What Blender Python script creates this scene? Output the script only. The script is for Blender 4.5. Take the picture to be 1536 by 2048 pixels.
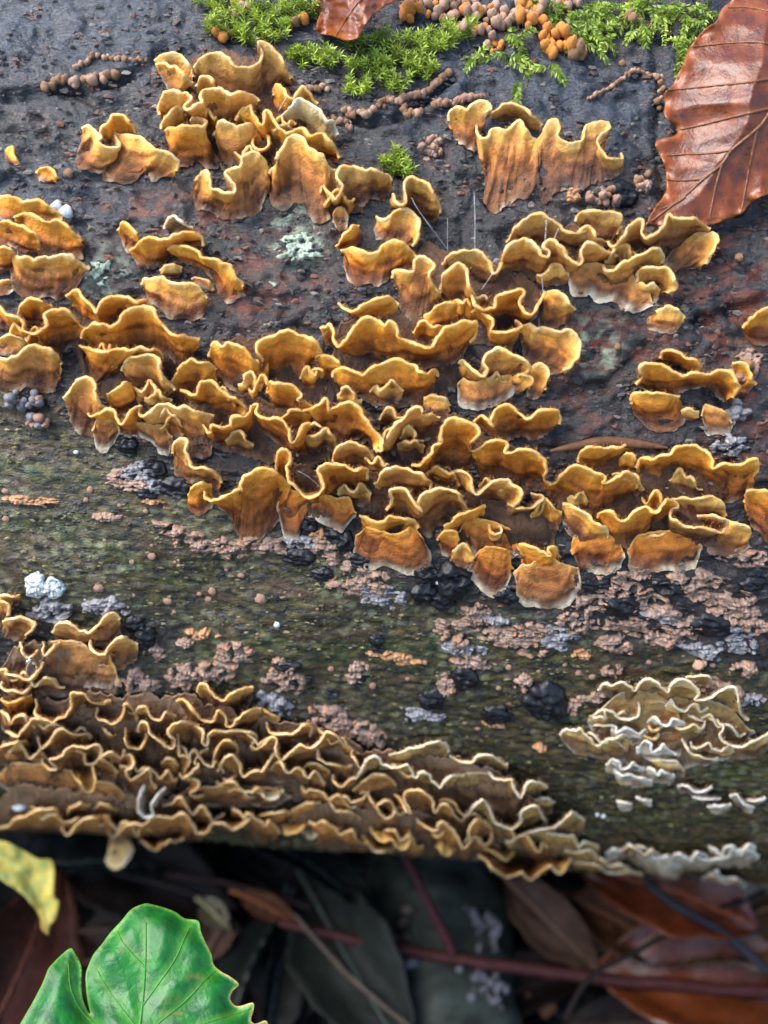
import bpy, math, random
import numpy as np
from mathutils import Matrix, Vector
from mathutils.geometry import delaunay_2d_cdt

# ------------------------------------------------------------------ camera, sky, sun, exposure
for o in list(bpy.data.objects):
    bpy.data.objects.remove(o)
SC = bpy.context.scene
COL = SC.collection
R = 0.20                      # radius of the fallen trunk, which lies along X on the ground (z = 0)
D = 0.48                      # lens to trunk axis
PITCH, AXIS_UP, ROLL = math.radians(40), math.radians(7.4), math.radians(4)
el = PITCH - AXIS_UP
CAM = np.array([0.0, -D * math.cos(el), R + D * math.sin(el)])
fwd = np.array([0, math.cos(PITCH), -math.sin(PITCH)])
rt0, up0 = np.array([1.0, 0, 0]), np.array([0, math.sin(PITCH), math.cos(PITCH)])
RIGHT = rt0 * math.cos(ROLL) + up0 * math.sin(ROLL)
UP = up0 * math.cos(ROLL) - rt0 * math.sin(ROLL)
VFOV = math.radians(50)
FPX = 1024 / math.tan(VFOV / 2)
cd = bpy.data.cameras.new('camera')
cam = bpy.data.objects.new('camera', cd)
COL.objects.link(cam)
cam.matrix_world = Matrix(((RIGHT[0], UP[0], -fwd[0], CAM[0]), (RIGHT[1], UP[1], -fwd[1], CAM[1]),
                           (RIGHT[2], UP[2], -fwd[2], CAM[2]), (0, 0, 0, 1)))
cd.sensor_fit = 'VERTICAL'
cd.sensor_height = 24
cd.lens = 12 / math.tan(VFOV / 2)
cd.clip_start, cd.clip_end = 0.01, 500
cd.dof.use_dof = True
cd.dof.focus_distance = 0.285
cd.dof.aperture_fstop = 4.6
SC.camera = cam

SUN_EL, SUN_AZ = math.radians(54), math.radians(-98)      # azimuth from +Y (behind the trunk) towards +X
world = bpy.data.worlds.new('World')
SC.world = world
world.use_nodes = True
wn = world.node_tree
sky = wn.nodes.new('ShaderNodeTexSky')
sky.sky_type = 'NISHITA'
sky.sun_disc = False
sky.sun_elevation = SUN_EL
sky.sun_rotation = SUN_AZ
sky.air_density, sky.dust_density, sky.ozone_density = 1.0, 0.8, 2.0
wn.links.new(sky.outputs[0], wn.nodes['Background'].inputs[0])
wn.nodes['Background'].inputs[1].default_value = 0.13
sd = bpy.data.lights.new('sun', 'SUN')
sd.energy, sd.angle, sd.color = 2.6, math.radians(46), (1.0, 0.96, 0.90)
sun = bpy.data.objects.new('sun', sd)
COL.objects.link(sun)
sv = Vector((math.sin(SUN_AZ) * math.cos(SUN_EL), math.cos(SUN_AZ) * math.cos(SUN_EL), math.sin(SUN_EL)))
sun.rotation_euler = sv.to_track_quat('Z', 'Y').to_euler()
SC.view_settings.view_transform = 'Standard'
SC.view_settings.look = 'None'
SC.view_settings.gamma = 1
SC.view_settings.use_curve_mapping = False
SC.view_settings.exposure = 2.25
SC.cycles.max_bounces = 6
SC.cycles.transparent_max_bounces = 6
SC.cycles.use_denoising = True

# ------------------------------------------------------------------ noise
def _h(ix, iy, seed):
    n = (ix.astype(np.int64) * 374761393 + iy.astype(np.int64) * 668265263 + seed * 982451653) & 0xFFFFFFFF
    n = ((n ^ (n >> 13)) * 1274126177) & 0xFFFFFFFF
    n = ((n ^ (n >> 16)) * 2246822519) & 0xFFFFFFFF
    return ((n ^ (n >> 15)) & 0xFFFF) / 65535.0

def pn(x, y, seed=0):
    """2-D gradient noise, about -1..1"""
    x = np.asarray(x, float); y = np.asarray(y, float)
    x, y = np.broadcast_arrays(x, y)
    ix, iy = np.floor(x), np.floor(y)
    fx, fy = x - ix, y - iy
    ux, uy = fx * fx * fx * (fx * (fx * 6 - 15) + 10), fy * fy * fy * (fy * (fy * 6 - 15) + 10)
    def g(dx, dy):
        a = _h(ix + dx, iy + dy, seed) * 2 * math.pi
        return np.cos(a) * (fx - dx) + np.sin(a) * (fy - dy)
    a = g(0, 0) * (1 - ux) + g(1, 0) * ux
    b = g(0, 1) * (1 - ux) + g(1, 1) * ux
    return (a * (1 - uy) + b * uy) * 1.5

def fbm(x, y, seed=0, oct=4, gain=0.5):
    s, a = 0, 1.0
    for i in range(oct):
        s = s + a * pn(x * 2 ** i, y * 2 ** i, seed + i * 17)
        a *= gain
    return s

def worley(x, y, seed=0):
    x = np.asarray(x, float); y = np.asarray(y, float)
    ix, iy = np.floor(x), np.floor(y)
    best = np.full(x.shape, 9.0)
    for dx in (-1, 0, 1):
        for dy in (-1, 0, 1):
            px = ix + dx + 0.15 + 0.7 * _h(ix + dx, iy + dy, seed)
            py = iy + dy + 0.15 + 0.7 * _h(ix + dx, iy + dy, seed + 77)
            best = np.minimum(best, (px - x) ** 2 + (py - y) ** 2)
    return np.sqrt(best)

def sstep(a, b, x):
    t = np.clip((x - a) / (b - a), 0, 1)
    return t * t * (3 - 2 * t)

# ------------------------------------------------------------------ where things stand: the photograph's sight lines met with the trunk or the ground
def rays(p):
    p = np.atleast_2d(np.asarray(p, float))
    d = fwd[None] + RIGHT[None] * ((p[:, 0:1] - 768) / FPX) - UP[None] * ((p[:, 1:2] - 1024) / FPX)
    return d / np.linalg.norm(d, axis=1, keepdims=True)

def on_log(p, h=0.0):
    """(x, angle, radius) on the trunk's surface raised by h"""
    d = rays(p)
    h = np.broadcast_to(np.asarray(h, float), (len(d),))
    oy, oz = CAM[1], CAM[2] - R
    a = d[:, 1] ** 2 + d[:, 2] ** 2
    b = oy * d[:, 1] + oz * d[:, 2]
    c = oy * oy + oz * oz - (R + h) ** 2
    disc = b * b - a * c
    t = (-b - np.sqrt(np.maximum(disc, 0))) / a
    q = CAM[None] + d * t[:, None]
    th = np.arctan2(q[:, 2] - R, -q[:, 1])
    rr = np.hypot(q[:, 1], q[:, 2] - R)
    return np.stack([q[:, 0], th, np.where(disc < 0, rr, R + h)], 1)

def cyl(c):
    c = np.asarray(c, float)
    return np.stack([c[..., 0], -np.cos(c[..., 1]) * c[..., 2], R + np.sin(c[..., 1]) * c[..., 2]], -1)

def on_ground(p, z=0.0):
    d = rays(p)
    t = (np.asarray(z, float) - CAM[2]) / d[:, 2]
    return CAM[None] + d * t[:, None]

# ------------------------------------------------------------------ mesh and object helpers
def mesh(name, V, F, mat=None, smooth=True, col=None, attrs=None):
    V = np.asarray(V, np.float32).reshape(-1, 3)
    me = bpy.data.meshes.new(name)
    Fs = F if isinstance(F, list) else [F]
    Fs = [np.asarray(f, np.int32) for f in Fs if len(f)]
    me.vertices.add(len(V)); me.vertices.foreach_set('co', V.ravel())
    nl = sum(f.size for f in Fs); npol = sum(len(f) for f in Fs)
    me.loops.add(nl); me.polygons.add(npol)
    me.loops.foreach_set('vertex_index', np.concatenate([f.ravel() for f in Fs]))
    tot = np.concatenate([np.full(len(f), f.shape[1], np.int32) for f in Fs])
    st = np.concatenate([[0], np.cumsum(tot)[:-1]]).astype(np.int32)
    me.polygons.foreach_set('loop_start', st)
    me.polygons.foreach_set('use_smooth', np.full(npol, smooth))
    me.update(calc_edges=True)
    if col is not None:
        c = np.ones((len(V), 4), np.float32); c[:, :3] = np.clip(np.asarray(col).reshape(-1, 3), 0, 1)
        a = me.color_attributes.new('Col', 'FLOAT_COLOR', 'POINT'); a.data.foreach_set('color', c.ravel())
    for k, v in (attrs or {}).items():
        v = np.asarray(v, np.float32)
        if v.ndim == 1:
            a = me.attributes.new(k, 'FLOAT', 'POINT'); a.data.foreach_set('value', v)
        else:
            a = me.attributes.new(k, 'FLOAT_VECTOR', 'POINT'); a.data.foreach_set('vector', v.ravel())
    if mat: me.materials.append(mat)
    return me

def obj(name, me, parent=None, loc=None):
    o = bpy.data.objects.new(name, me)
    COL.objects.link(o)
    if parent: o.parent = parent
    if loc is not None: o.location = [float(q) for q in loc]
    return o

def tag(o, label, cat, group=None, kind=None):
    o['label'] = label
    o['category'] = cat
    if group: o['group'] = group
    if kind: o['kind'] = kind
    return o

def thing(name, label, cat, loc, group=None):
    return tag(obj(name, None, loc=loc), label, cat, group)

def grid_faces(n, m, wrap=False):
    """n columns of m vertices, index i*m+j"""
    i = np.arange(n if wrap else n - 1)[:, None]; j = np.arange(m - 1)[None]
    i2 = (i + 1) % n
    return np.stack([i * m + j, i2 * m + j, i2 * m + j + 1, i * m + j + 1], -1).reshape(-1, 4)

def spline(P, step=None, n=None):
    """Catmull-Rom through P, resampled by length"""
    P = np.asarray(P, float)
    if len(P) == 2:
        P = np.array([P[0], P.mean(0), P[1]])
    Q = np.vstack([2 * P[0] - P[1], P, 2 * P[-1] - P[-2]])
    out = []
    for i in range(1, len(Q) - 2):
        t = np.linspace(0, 1, 12, endpoint=False)[:, None]
        p0, p1, p2, p3 = Q[i - 1], Q[i], Q[i + 1], Q[i + 2]
        out.append(0.5 * (2 * p1 + (p2 - p0) * t + (2 * p0 - 5 * p1 + 4 * p2 - p3) * t ** 2 + (3 * p1 - p0 - 3 * p2 + p3) * t ** 3))
    out = np.vstack(out + [P[-1:]])
    s = np.concatenate([[0], np.cumsum(np.linalg.norm(np.diff(out, axis=0), axis=1))])
    if n is None: n = max(6, int(s[-1] / step) + 1)
    u = np.linspace(0, s[-1], n)
    return np.stack([np.interp(u, s, out[:, k]) for k in range(out.shape[1])], 1), s[-1]

def tube(path, rad, seg=6):
    """verts, faces of a tube along a 3-D path with radius per point"""
    path = np.asarray(path, float); n = len(path)
    rad = np.broadcast_to(np.asarray(rad, float), (n,))
    t = np.gradient(path, axis=0); t /= np.linalg.norm(t, axis=1, keepdims=True) + 1e-12
    ref = np.array([0.31, 0.2, 0.93])
    a = np.cross(t, ref); a /= np.linalg.norm(a, axis=1, keepdims=True) + 1e-12
    b = np.cross(t, a)
    ph = np.linspace(0, 2 * math.pi, seg, endpoint=False)
    V = path[:, None] + (a[:, None] * np.cos(ph)[None, :, None] + b[:, None] * np.sin(ph)[None, :, None]) * rad[:, None, None]
    i = np.arange(n - 1)[:, None]; j = np.arange(seg)[None]
    F = np.stack([i * seg + j, i * seg + (j + 1) % seg, (i + 1) * seg + (j + 1) % seg, (i + 1) * seg + j], -1).reshape(-1, 4)
    return V.reshape(-1, 3), F

# ------------------------------------------------------------------ materials
def nodes(name):
    m = bpy.data.materials.new(name); m.use_nodes = True
    nt = m.node_tree
    return m, nt, nt.nodes['Principled BSDF']

def vcol_mat(name, rough=0.4, spec=0.5, bump=(800, 0.0003), bump2=None, var=0.25, varscale=400, sss=0.0, transl=0.0, coat=0.0, rough_var=0.0, vec='Object', tint=None):
    """surface colour from the mesh's own colour attribute, broken up by noise; fine relief as bump"""
    m, nt, b = nodes(name)
    N = nt.nodes.new; L = nt.links.new
    at = N('ShaderNodeAttribute'); at.attribute_name = 'Col'
    if vec == 'Object':
        co = N('ShaderNodeTexCoord'); vo = co.outputs['Object']
    else:
        av = N('ShaderNodeAttribute'); av.attribute_name = vec; vo = av.outputs['Vector']
    n1 = N('ShaderNodeTexNoise'); n1.inputs['Scale'].default_value = varscale; n1.inputs['Detail'].default_value = 5; n1.inputs['Roughness'].default_value = 0.65
    L(vo, n1.inputs['Vector'])
    mr = N('ShaderNodeMapRange'); mr.inputs['From Min'].default_value = 0.25; mr.inputs['From Max'].default_value = 0.75
    mr.inputs['To Min'].default_value = 1 - var; mr.inputs['To Max'].default_value = 1 + var
    L(n1.outputs['Fac'], mr.inputs['Value'])
    mx = N('ShaderNodeMix'); mx.data_type = 'RGBA'; mx.blend_type = 'MULTIPLY'; mx.inputs['Factor'].default_value = 1
    L(at.outputs['Color'], mx.inputs['A']); L(mr.outputs[0], mx.inputs['B'])
    L(mx.outputs['Result'], b.inputs['Base Color'])
    b.inputs['Roughness'].default_value = rough
    b.inputs['Specular IOR Level'].default_value = spec
    if rough_var:
        r2 = N('ShaderNodeTexNoise'); r2.inputs['Scale'].default_value = varscale * 0.35; r2.inputs['Detail'].default_value = 3
        L(vo, r2.inputs['Vector'])
        q = N('ShaderNodeMapRange'); q.inputs['From Min'].default_value = 0.3; q.inputs['From Max'].default_value = 0.7
        q.inputs['To Min'].default_value = max(0.05, rough - rough_var); q.inputs['To Max'].default_value = rough + rough_var
        L(r2.outputs['Fac'], q.inputs['Value']); L(q.outputs[0], b.inputs['Roughness'])
    prev = None
    for bb in (bump, bump2):
        if not bb: continue
        nb = N('ShaderNodeTexNoise'); nb.inputs['Scale'].default_value = bb[0]; nb.inputs['Detail'].default_value = 6; nb.inputs['Roughness'].default_value = 0.6
        L(vo, nb.inputs['Vector'])
        bu = N('ShaderNodeBump'); bu.inputs['Strength'].default_value = 1; bu.inputs['Distance'].default_value = bb[1]
        L(nb.outputs['Fac'], bu.inputs['Height'])
        if prev: L(prev.outputs[0], bu.inputs['Normal'])
        prev = bu
    if prev: L(prev.outputs[0], b.inputs['Normal'])
    if sss:
        b.inputs['Subsurface Weight'].default_value = sss
        b.inputs['Subsurface Radius'].default_value = (1.0, 0.5, 0.2)
        b.inputs['Subsurface Scale'].default_value = 0.0012
    if coat:
        cb = N('ShaderNodeBump'); cb.inputs['Strength'].default_value = 0.55; cb.inputs['Distance'].default_value = bump[1]
        L(nb.outputs['Fac'] if not bump2 else n1.outputs['Fac'], cb.inputs['Height']); L(cb.outputs[0], b.inputs['Coat Normal'])
        b.inputs['Coat IOR'].default_value = 1.33
        b.inputs['Coat Weight'].default_value = coat; b.inputs['Coat Roughness'].default_value = 0.16
    if transl:
        tr = N('ShaderNodeBsdfTranslucent'); L(mx.outputs['Result'], tr.inputs['Color'])
        ms = N('ShaderNodeMixShader'); ms.inputs[0].default_value = transl
        out = nt.nodes['Material Output']
        L(b.outputs[0], ms.inputs[1]); L(tr.outputs[0], ms.inputs[2]); L(ms.outputs[0], out.inputs['Surface'])
    return m

M_BARK = vcol_mat('wet_bark', rough=0.3, spec=0.2, bump=(420, 0.0024), bump2=(1500, 0.0012), var=0.55, varscale=700, rough_var=0.16, vec='surf', coat=0.95)
M_HYM = vcol_mat('bracket_underside', rough=0.42, spec=0.4, bump=(600, 0.0007), bump2=(2400, 0.0003), var=0.42, varscale=650, transl=0.26, rough_var=0.12)
M_RIM = vcol_mat('bracket_margin', rough=0.5, spec=0.35, bump=(1500, 0.0006), var=0.28, varscale=800, transl=0.32)
M_TOP = vcol_mat('bracket_hairy_top', rough=0.6, spec=0.3, bump=(1500, 0.0006), var=0.35, varscale=600, transl=0.38)
M_CRUST = vcol_mat('pink_crust', rough=0.45, spec=0.45, bump=(1400, 0.0006), var=0.4, varscale=700)
M_BLACK = vcol_mat('black_cushion', rough=0.4, spec=0.25, bump=(500, 0.0004), var=0.3, varscale=500, rough_var=0.12)
M_MOSS = vcol_mat('moss_leaf', rough=0.4, spec=0.4, bump=None, var=0.2, varscale=300, transl=0.3)
M_PIP = vcol_mat('pip_flesh', rough=0.35, spec=0.5, bump=(900, 0.0003), var=0.2, varscale=300, transl=0.08)
M_LEAF = vcol_mat('brown_leaf', rough=0.3, spec=0.32, bump=(200, 0.0004), bump2=(1400, 0.00012), var=0.22, varscale=220, transl=0.06, rough_var=0.1)
M_GREEN = vcol_mat('green_leaf', rough=0.4, spec=0.26, bump=(70, 0.0002), bump2=(900, 0.00015), var=0.2, varscale=130, transl=0.15, rough_var=0.1)
_nt = M_GREEN.node_tree
_vo = _nt.nodes.new('ShaderNodeTexVoronoi'); _vo.feature = 'DISTANCE_TO_EDGE'; _vo.inputs['Scale'].default_value = 420
_tc = _nt.nodes.new('ShaderNodeTexCoord'); _nt.links.new(_tc.outputs['Object'], _vo.inputs['Vector'])
_bu = _nt.nodes.new('ShaderNodeBump'); _bu.inputs['Strength'].default_value = 0.5; _bu.inputs['Distance'].default_value = 0.0004
_nt.links.new(_vo.outputs['Distance'], _bu.inputs['Height'])
_pb = _nt.nodes['Principled BSDF']
if _pb.inputs['Normal'].links: _nt.links.new(_pb.inputs['Normal'].links[0].from_socket, _bu.inputs['Normal'])
_nt.links.new(_bu.outputs[0], _pb.inputs['Normal'])
M_LITTER = vcol_mat('litter_leaf', rough=0.6, spec=0.1, bump=(200, 0.001), var=0.35, varscale=150)
M_TWIG = vcol_mat('twig_bark', rough=0.6, spec=0.12, bump=(500, 0.0004), var=0.3, varscale=300)
M_SOIL = vcol_mat('soil', rough=0.8, spec=0.2, bump=(90, 0.006), var=0.5, varscale=120)
M_SILK, _nt, _b = nodes('spider_silk')
_b.inputs['Base Color'].default_value = (0.3, 0.32, 0.34, 1); _b.inputs['Roughness'].default_value = 0.25
# ------------------------------------------------------------------ the ground
gx = np.concatenate([[-60, -8, -1.5], np.linspace(-0.5, 0.5, 90), [1.5, 8, 60]])
gy = np.concatenate([[-60, -8, -1.5], np.linspace(-0.6, 0.5, 90), [1.5, 8, 60]])
GX, GY = np.meshgrid(gx, gy, indexing='ij')
near = np.exp(-(GX ** 2 + GY ** 2) / 0.5)
GZ = (fbm(GX * 14, GY * 14, 5) * 0.006 - 0.004) * near - 0.004
gv = np.stack([GX, GY, GZ], -1).reshape(-1, 3)
gc = np.array([0.022, 0.015, 0.011]) * (1 + 0.5 * fbm(gv[:, 0] * 30, gv[:, 1] * 30, 8))[:, None]
g = obj('ground', mesh('ground', gv, grid_faces(len(gx), len(gy)), M_SOIL, col=gc))
g['kind'] = 'structure'

# ------------------------------------------------------------------ the fallen trunk
_bp = on_log([(-250, 640), (0, 770), (250, 900), (600, 1070), (900, 1190), (1250, 1290), (1536, 1340), (1800, 1390)])
def algae_line(x):
    return np.interp(x, _bp[:, 0], _bp[:, 1] * R)

CRACKS = [([(20, 195), (90, 185), (160, 172), (230, 165), (290, 128), (330, 100)], 2.2),
          ([(640, 235), (720, 240), (800, 232), (860, 190), (905, 150)], 2.0),
          ([(860, 232), (960, 200)], 1.2), ([(1170, 205), (1230, 165), (1310, 145)], 0.8),
          ([(1310, 90), (1322, 180), (1318, 280), (1325, 360)], 1.2),
          ([(0, 275), (90, 270)], 1.4), ([(1080, 905), (1200, 900), (1320, 905)], 1.2),
          ([(1130, 790), (1210, 770), (1290, 700)], 1.2), ([(1000, 470), (1100, 440)], 1.0),
          ([(1400, 640), (1536, 600)], 1.4), ([(1420, 500), (1536, 545)], 1.2), ([(440, 560), (520, 600), (640, 590)], 1.0)]
_cr = []
for pts, dep in CRACKS:
    c = on_log(spline(pts, step=9)[0]); _cr.append((np.stack([c[:, 0], c[:, 1] * R], 1), dep))

def upperness(x, a):
    return sstep(-0.006, 0.006, a - algae_line(x) + 0.005 * fbm(x / 0.02, a / 0.012, 3, 3))

def logh(x, a, fine=True):
    """height of the bark over the nominal radius; a is the arc length"""
    x = np.asarray(x, float); a = np.asarray(a, float)
    U = upperness(x, a)
    h = 0.0016 * fbm(x / 0.06, a / 0.05, 11, 2)
    rough = 0.0007 * fbm(x / 0.009, a / 0.006, 21, 3) - 0.0007 * np.abs(pn(x / 0.0062, a / 0.0035, 31)) \
        - 0.0008 * sstep(0.25, 0.6, fbm(x / 0.013, a / 0.005, 37, 2)) + 0.0003 * np.abs(pn(x / 0.0021, a / 0.0016, 33))
    strk = 0.00042 * fbm(x / 0.0055, a / 0.0017, 41, 4) - 0.0003 * np.abs(pn(x / 0.004, a / 0.0011, 43)) + 0.0004 * fbm(x / 0.02, a / 0.012, 47, 2)
    h = h + 1.5 * U * rough + 1.3 * (1 - U) * strk
    if fine:
        for P, dep in _cr:
            d2 = np.full(x.shape, 1.0)
            m = (x > P[:, 0].min() - .006) & (x < P[:, 0].max() + .006) & (a > P[:, 1].min() - .006) & (a < P[:, 1].max() + .006)
            if not m.any(): continue
            xs, as_ = x[m], a[m]
            wob = 0.0008 * pn(xs / 0.004, as_ / 0.004, 51)
            d = np.sqrt(((xs[:, None] - P[None, :, 0]) ** 2 + (as_[:, None] + wob[:, None] - P[None, :, 1]) ** 2).min(1))
            h[m] -= dep * 0.001 * np.exp(-(d / 0.0013) ** 2)
            h[m] += dep * 0.0003 * np.exp(-((d - 0.003) / 0.0015) ** 2)
    return h

def zone(cx, cy, rx, ry):
    c = on_log([(cx, cy), (cx + rx, cy), (cx, cy - ry)])
    return c[0, 0], c[0, 1] * R, abs(c[1, 0] - c[0, 0]), abs(c[2, 1] - c[0, 1]) * R

def in_zones(x, a, Z):
    w = np.zeros(x.shape)
    for z in Z:
        cx, ca, rx, ra = zone(*z)
        w = np.maximum(w, np.exp(-((x - cx) / rx) ** 2 - ((a - ca) / ra) ** 2))
    return w

lx = np.concatenate([np.linspace(-0.9, -0.18, 30)[:-1], np.linspace(-0.18, 0.18, 570), np.linspace(0.18, 0.9, 30)[1:]])
lt = np.radians(np.concatenate([np.linspace(-44, 108, 710), np.linspace(108, 316, 60)[1:-1]]))
LX, LT = np.meshgrid(lx, lt, indexing='ij')
LA = np.where(LT > np.radians(135), LT - 2 * np.pi, LT) * R
vis = (1 - 0.65 * sstep(0.17, 0.21, np.abs(LX))) * sstep(-46, -40, np.degrees(LT)) * (1 - sstep(104, 109, np.degrees(LT)))
LH = logh(LX.ravel(), LA.ravel()).reshape(LX.shape) * vis
LV = cyl(np.stack([LX, LT, R + LH], -1)).reshape(-1, 3)
x, a = LX.ravel(), LA.ravel()
U = upperness(x, a)
n1 = fbm(x / 0.012, a / 0.006, 61, 4)
n2 = fbm(x / 0.004, a / 0.0018, 63, 3)
up_c = np.array([0.007, 0.006, 0.006])[None] + sstep(-0.2, 0.7, n1)[:, None] * np.array([0.028, 0.013, 0.007])[None]
pale = in_zones(x, a, [(150, 60, 420, 120), (1050, 170, 380, 110), (60, 400, 200, 90), (1240, 200, 120, 90)])  # upper bark zones; their bluish tint imitates the sky's sheen
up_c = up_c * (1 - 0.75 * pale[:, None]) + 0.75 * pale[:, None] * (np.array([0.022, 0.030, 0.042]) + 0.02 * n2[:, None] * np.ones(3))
red = in_zones(x, a, [(1180, 790, 170, 110), (1430, 560, 150, 160), (1250, 660, 120, 90), (460, 560, 160, 90), (330, 430, 120, 40), (640, 560, 110, 60), (1130, 860, 130, 60), (1500, 830, 90, 120)])
rp = np.clip(red * 1.5, 0, 1) * sstep(0.02, 0.45, fbm(x / 0.007, a / 0.004, 71, 3) + 0.15)
up_c = up_c * (1 - rp[:, None]) + rp[:, None] * np.array([0.085, 0.018, 0.006]) * (1 + 0.35 * n2[:, None])
lich = in_zones(x, a, [(600, 495, 55, 35), (200, 560, 60, 60), (1185, 700, 60, 60), (590, 430, 90, 40)])
lp = np.clip(lich * 1.3, 0, 1) * sstep(0.0, 0.5, fbm(x / 0.004, a / 0.003, 73, 3) + 0.12)
up_c = up_c * (1 - lp[:, None]) + lp[:, None] * np.array([0.17, 0.20, 0.14])
wet = in_zones(x, a, [(330, 730, 190, 90), (560, 820, 190, 110), (780, 860, 210, 120), (980, 900, 200, 130), (1230, 960, 260, 90), (800, 620, 200, 90), (1060, 520, 220, 90), (450, 200, 130, 90), (620, 300, 120, 80), (1230, 1180, 330, 90), (450, 960, 130, 60), (1330, 820, 130, 70), (80, 620, 120, 100)])  # shade of the hollows between brackets painted into the bark, plus black-lump bark
gap_shade = np.clip(wet * 1.7, 0, 1) * 0.85
up_c = up_c * (1 - gap_shade[:, None]) + gap_shade[:, None] * np.array([0.011, 0.009, 0.009])
st = fbm(x / 0.0048, a / 0.0019, 81, 4, 0.65)
st2 = fbm(x / 0.025, a / 0.014, 83, 3)
gr = np.array([0.006, 0.005, 0.002]) + sstep(-0.5, 0.85, st)[:, None] * np.array([0.074, 0.056, 0.010]) + sstep(0.1, 0.9, st2)[:, None] * np.array([-0.004, 0.012, -0.001])
brn = sstep(0.05, 0.6, fbm(x / 0.018, a / 0.006, 87, 3) - 0.1)
gr = gr * (1 - 0.55 * brn[:, None]) + 0.55 * brn[:, None] * np.array([0.080, 0.042, 0.020])
spk = sstep(0.62, 0.75, 1 - worley(x / 0.0042, a / 0.0032, 89)) * sstep(0.1, 0.5, fbm(x / 0.03, a / 0.02, 90, 2) + 0.2)
gr = gr * (1 - 0.5 * spk[:, None]) + 0.5 * spk[:, None] * np.array([0.19, 0.19, 0.10])
shelf_shade = np.clip(1.6 * in_zones(x, a, [(100, 1420, 260, 130), (400, 1480, 300, 90), (700, 1560, 300, 80), (950, 1640, 200, 60), (60, 1290, 170, 70), (280, 1270, 80, 50)]), 0, 1) * 0.85  # dark gaps of the lower shelf: shade put into the bark colour
gr = gr * (1 - shelf_shade[:, None]) + shelf_shade[:, None] * np.array([0.012, 0.010, 0.008])
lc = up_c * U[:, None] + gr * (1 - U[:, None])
nlt, nlx = len(lt), len(lx)
F = grid_faces(nlx, nlt)
ring = np.arange(nlx - 1) * nlt
Fw = np.stack([ring + nlt - 1, ring + 2 * nlt - 1, ring + nlt, ring], 1)
ends = []
LV = np.vstack([LV, [[lx[0], 0, R], [lx[-1], 0, R]]])
k = np.arange(nlt); k2 = (k + 1) % nlt
c0, c1 = len(LV) - 2, len(LV) - 1
Fe = np.vstack([np.stack([k, k2, np.full(nlt, c0)], 1), np.stack([(nlx - 1) * nlt + k2, (nlx - 1) * nlt + k, np.full(nlt, c1)], 1)])
lc = np.vstack([lc, [[.2, .13, .07]] * 2])
surf = np.vstack([np.stack([x * 0.55, a, LH.ravel()], 1), [[0, 0, 0]] * 2])
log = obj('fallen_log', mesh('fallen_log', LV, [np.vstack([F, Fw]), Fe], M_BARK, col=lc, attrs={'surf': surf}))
tag(log, 'thick fallen log with wet dark bark, green with algae lower down', 'log')

# ------------------------------------------------------------------ bracket fungi: a thin sheet that creeps on the bark and turns out into a ruffled shelf
CROPS = dict(A=(100, 60, 3.84), B=(500, 140, 3.84), C=(880, 180, 3.84), D=(0, 380, 3.84), E=(0, 580, 3.84), G=(200, 400, 3.84),
             H=(640, 400, 3.84), I=(1000, 400, 3.072), J=(380, 640, 3.84), K=(760, 560, 3.84), M=(1136, 620, 3.84), N=(120, 740, 3.84),
             O=(360, 860, 3.84), P=(680, 900, 3.84), Q=(800, 780, 3.84), S=(1080, 850, 3.3684), T=(0, 1180, 3.84), U=(0, 1440, 3.84),
             V=(360, 1340, 3.84), W=(700, 1440, 3.072), X=(1100, 1300, 3.523), Y=(900, 1540, 3.84), Z=(360, 1540, 3.072),
             f=(0, 0, 1.0), a=(0, 0, 2.0), b=(768, 1260, 2.0))
# underside at the bark, underside, underside near the edge, growing edge inside, growing edge rim, hairy top, pale lower edge
PAL = dict(
    g=[(0.17, 0.052, 0.013), (0.49, 0.142, 0.015), (0.70, 0.240, 0.026), (0.84, 0.36, 0.038), (0.88, 0.58, 0.19), (0.20, 0.060, 0.016), (0.78, 0.66, 0.46)],
    p=[(0.16, 0.062, 0.022), (0.44, 0.155, 0.034), (0.65, 0.270, 0.062), (0.81, 0.40, 0.072), (0.88, 0.66, 0.30), (0.24, 0.10, 0.035), (0.76, 0.66, 0.48)],
    t=[(0.17, 0.076, 0.032), (0.42, 0.175, 0.052), (0.58, 0.250, 0.062), (0.78, 0.43, 0.115), (0.87, 0.67, 0.36), (0.19, 0.060, 0.018), (0.72, 0.64, 0.50)],
    r=[(0.09, 0.035, 0.018), (0.20, 0.070, 0.020), (0.40, 0.175, 0.045), (0.62, 0.34, 0.08), (0.76, 0.52, 0.20), (0.17, 0.045, 0.014), (0.6, 0.45, 0.3)],
    w=[(0.20, 0.125, 0.065), (0.34, 0.185, 0.065), (0.56, 0.34, 0.10), (0.62, 0.45, 0.21), (0.70, 0.63, 0.48), (0.24, 0.15, 0.08), (0.68, 0.64, 0.55)],
    d=[(0.05, 0.026, 0.014), (0.095, 0.042, 0.018), (0.12, 0.055, 0.022), (0.13, 0.06, 0.024), (0.14, 0.065, 0.026), (0.08, 0.03, 0.012), (0.16, 0.09, 0.045)],
    e=[(0.16, 0.094, 0.052), (0.26, 0.145, 0.072), (0.32, 0.185, 0.095), (0.34, 0.195, 0.10), (0.36, 0.21, 0.11), (0.14, 0.06, 0.025), (0.34, 0.24, 0.14)],
    W=[(0.42, 0.33, 0.22), (0.56, 0.47, 0.34), (0.64, 0.57, 0.45), (0.68, 0.62, 0.51), (0.72, 0.68, 0.60), (0.4, 0.33, 0.25), (0.70, 0.66, 0.58)],
)
for k_ in PAL: PAL[k_] = np.array(PAL[k_])
GROUPS = {}

def parse(s, crop):
    ox, oy, sc = CROPS[crop]
    p = np.array([[float(q) for q in w.split(',')] for w in s.split()])
    return p / sc + np.array([ox, oy])

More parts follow.
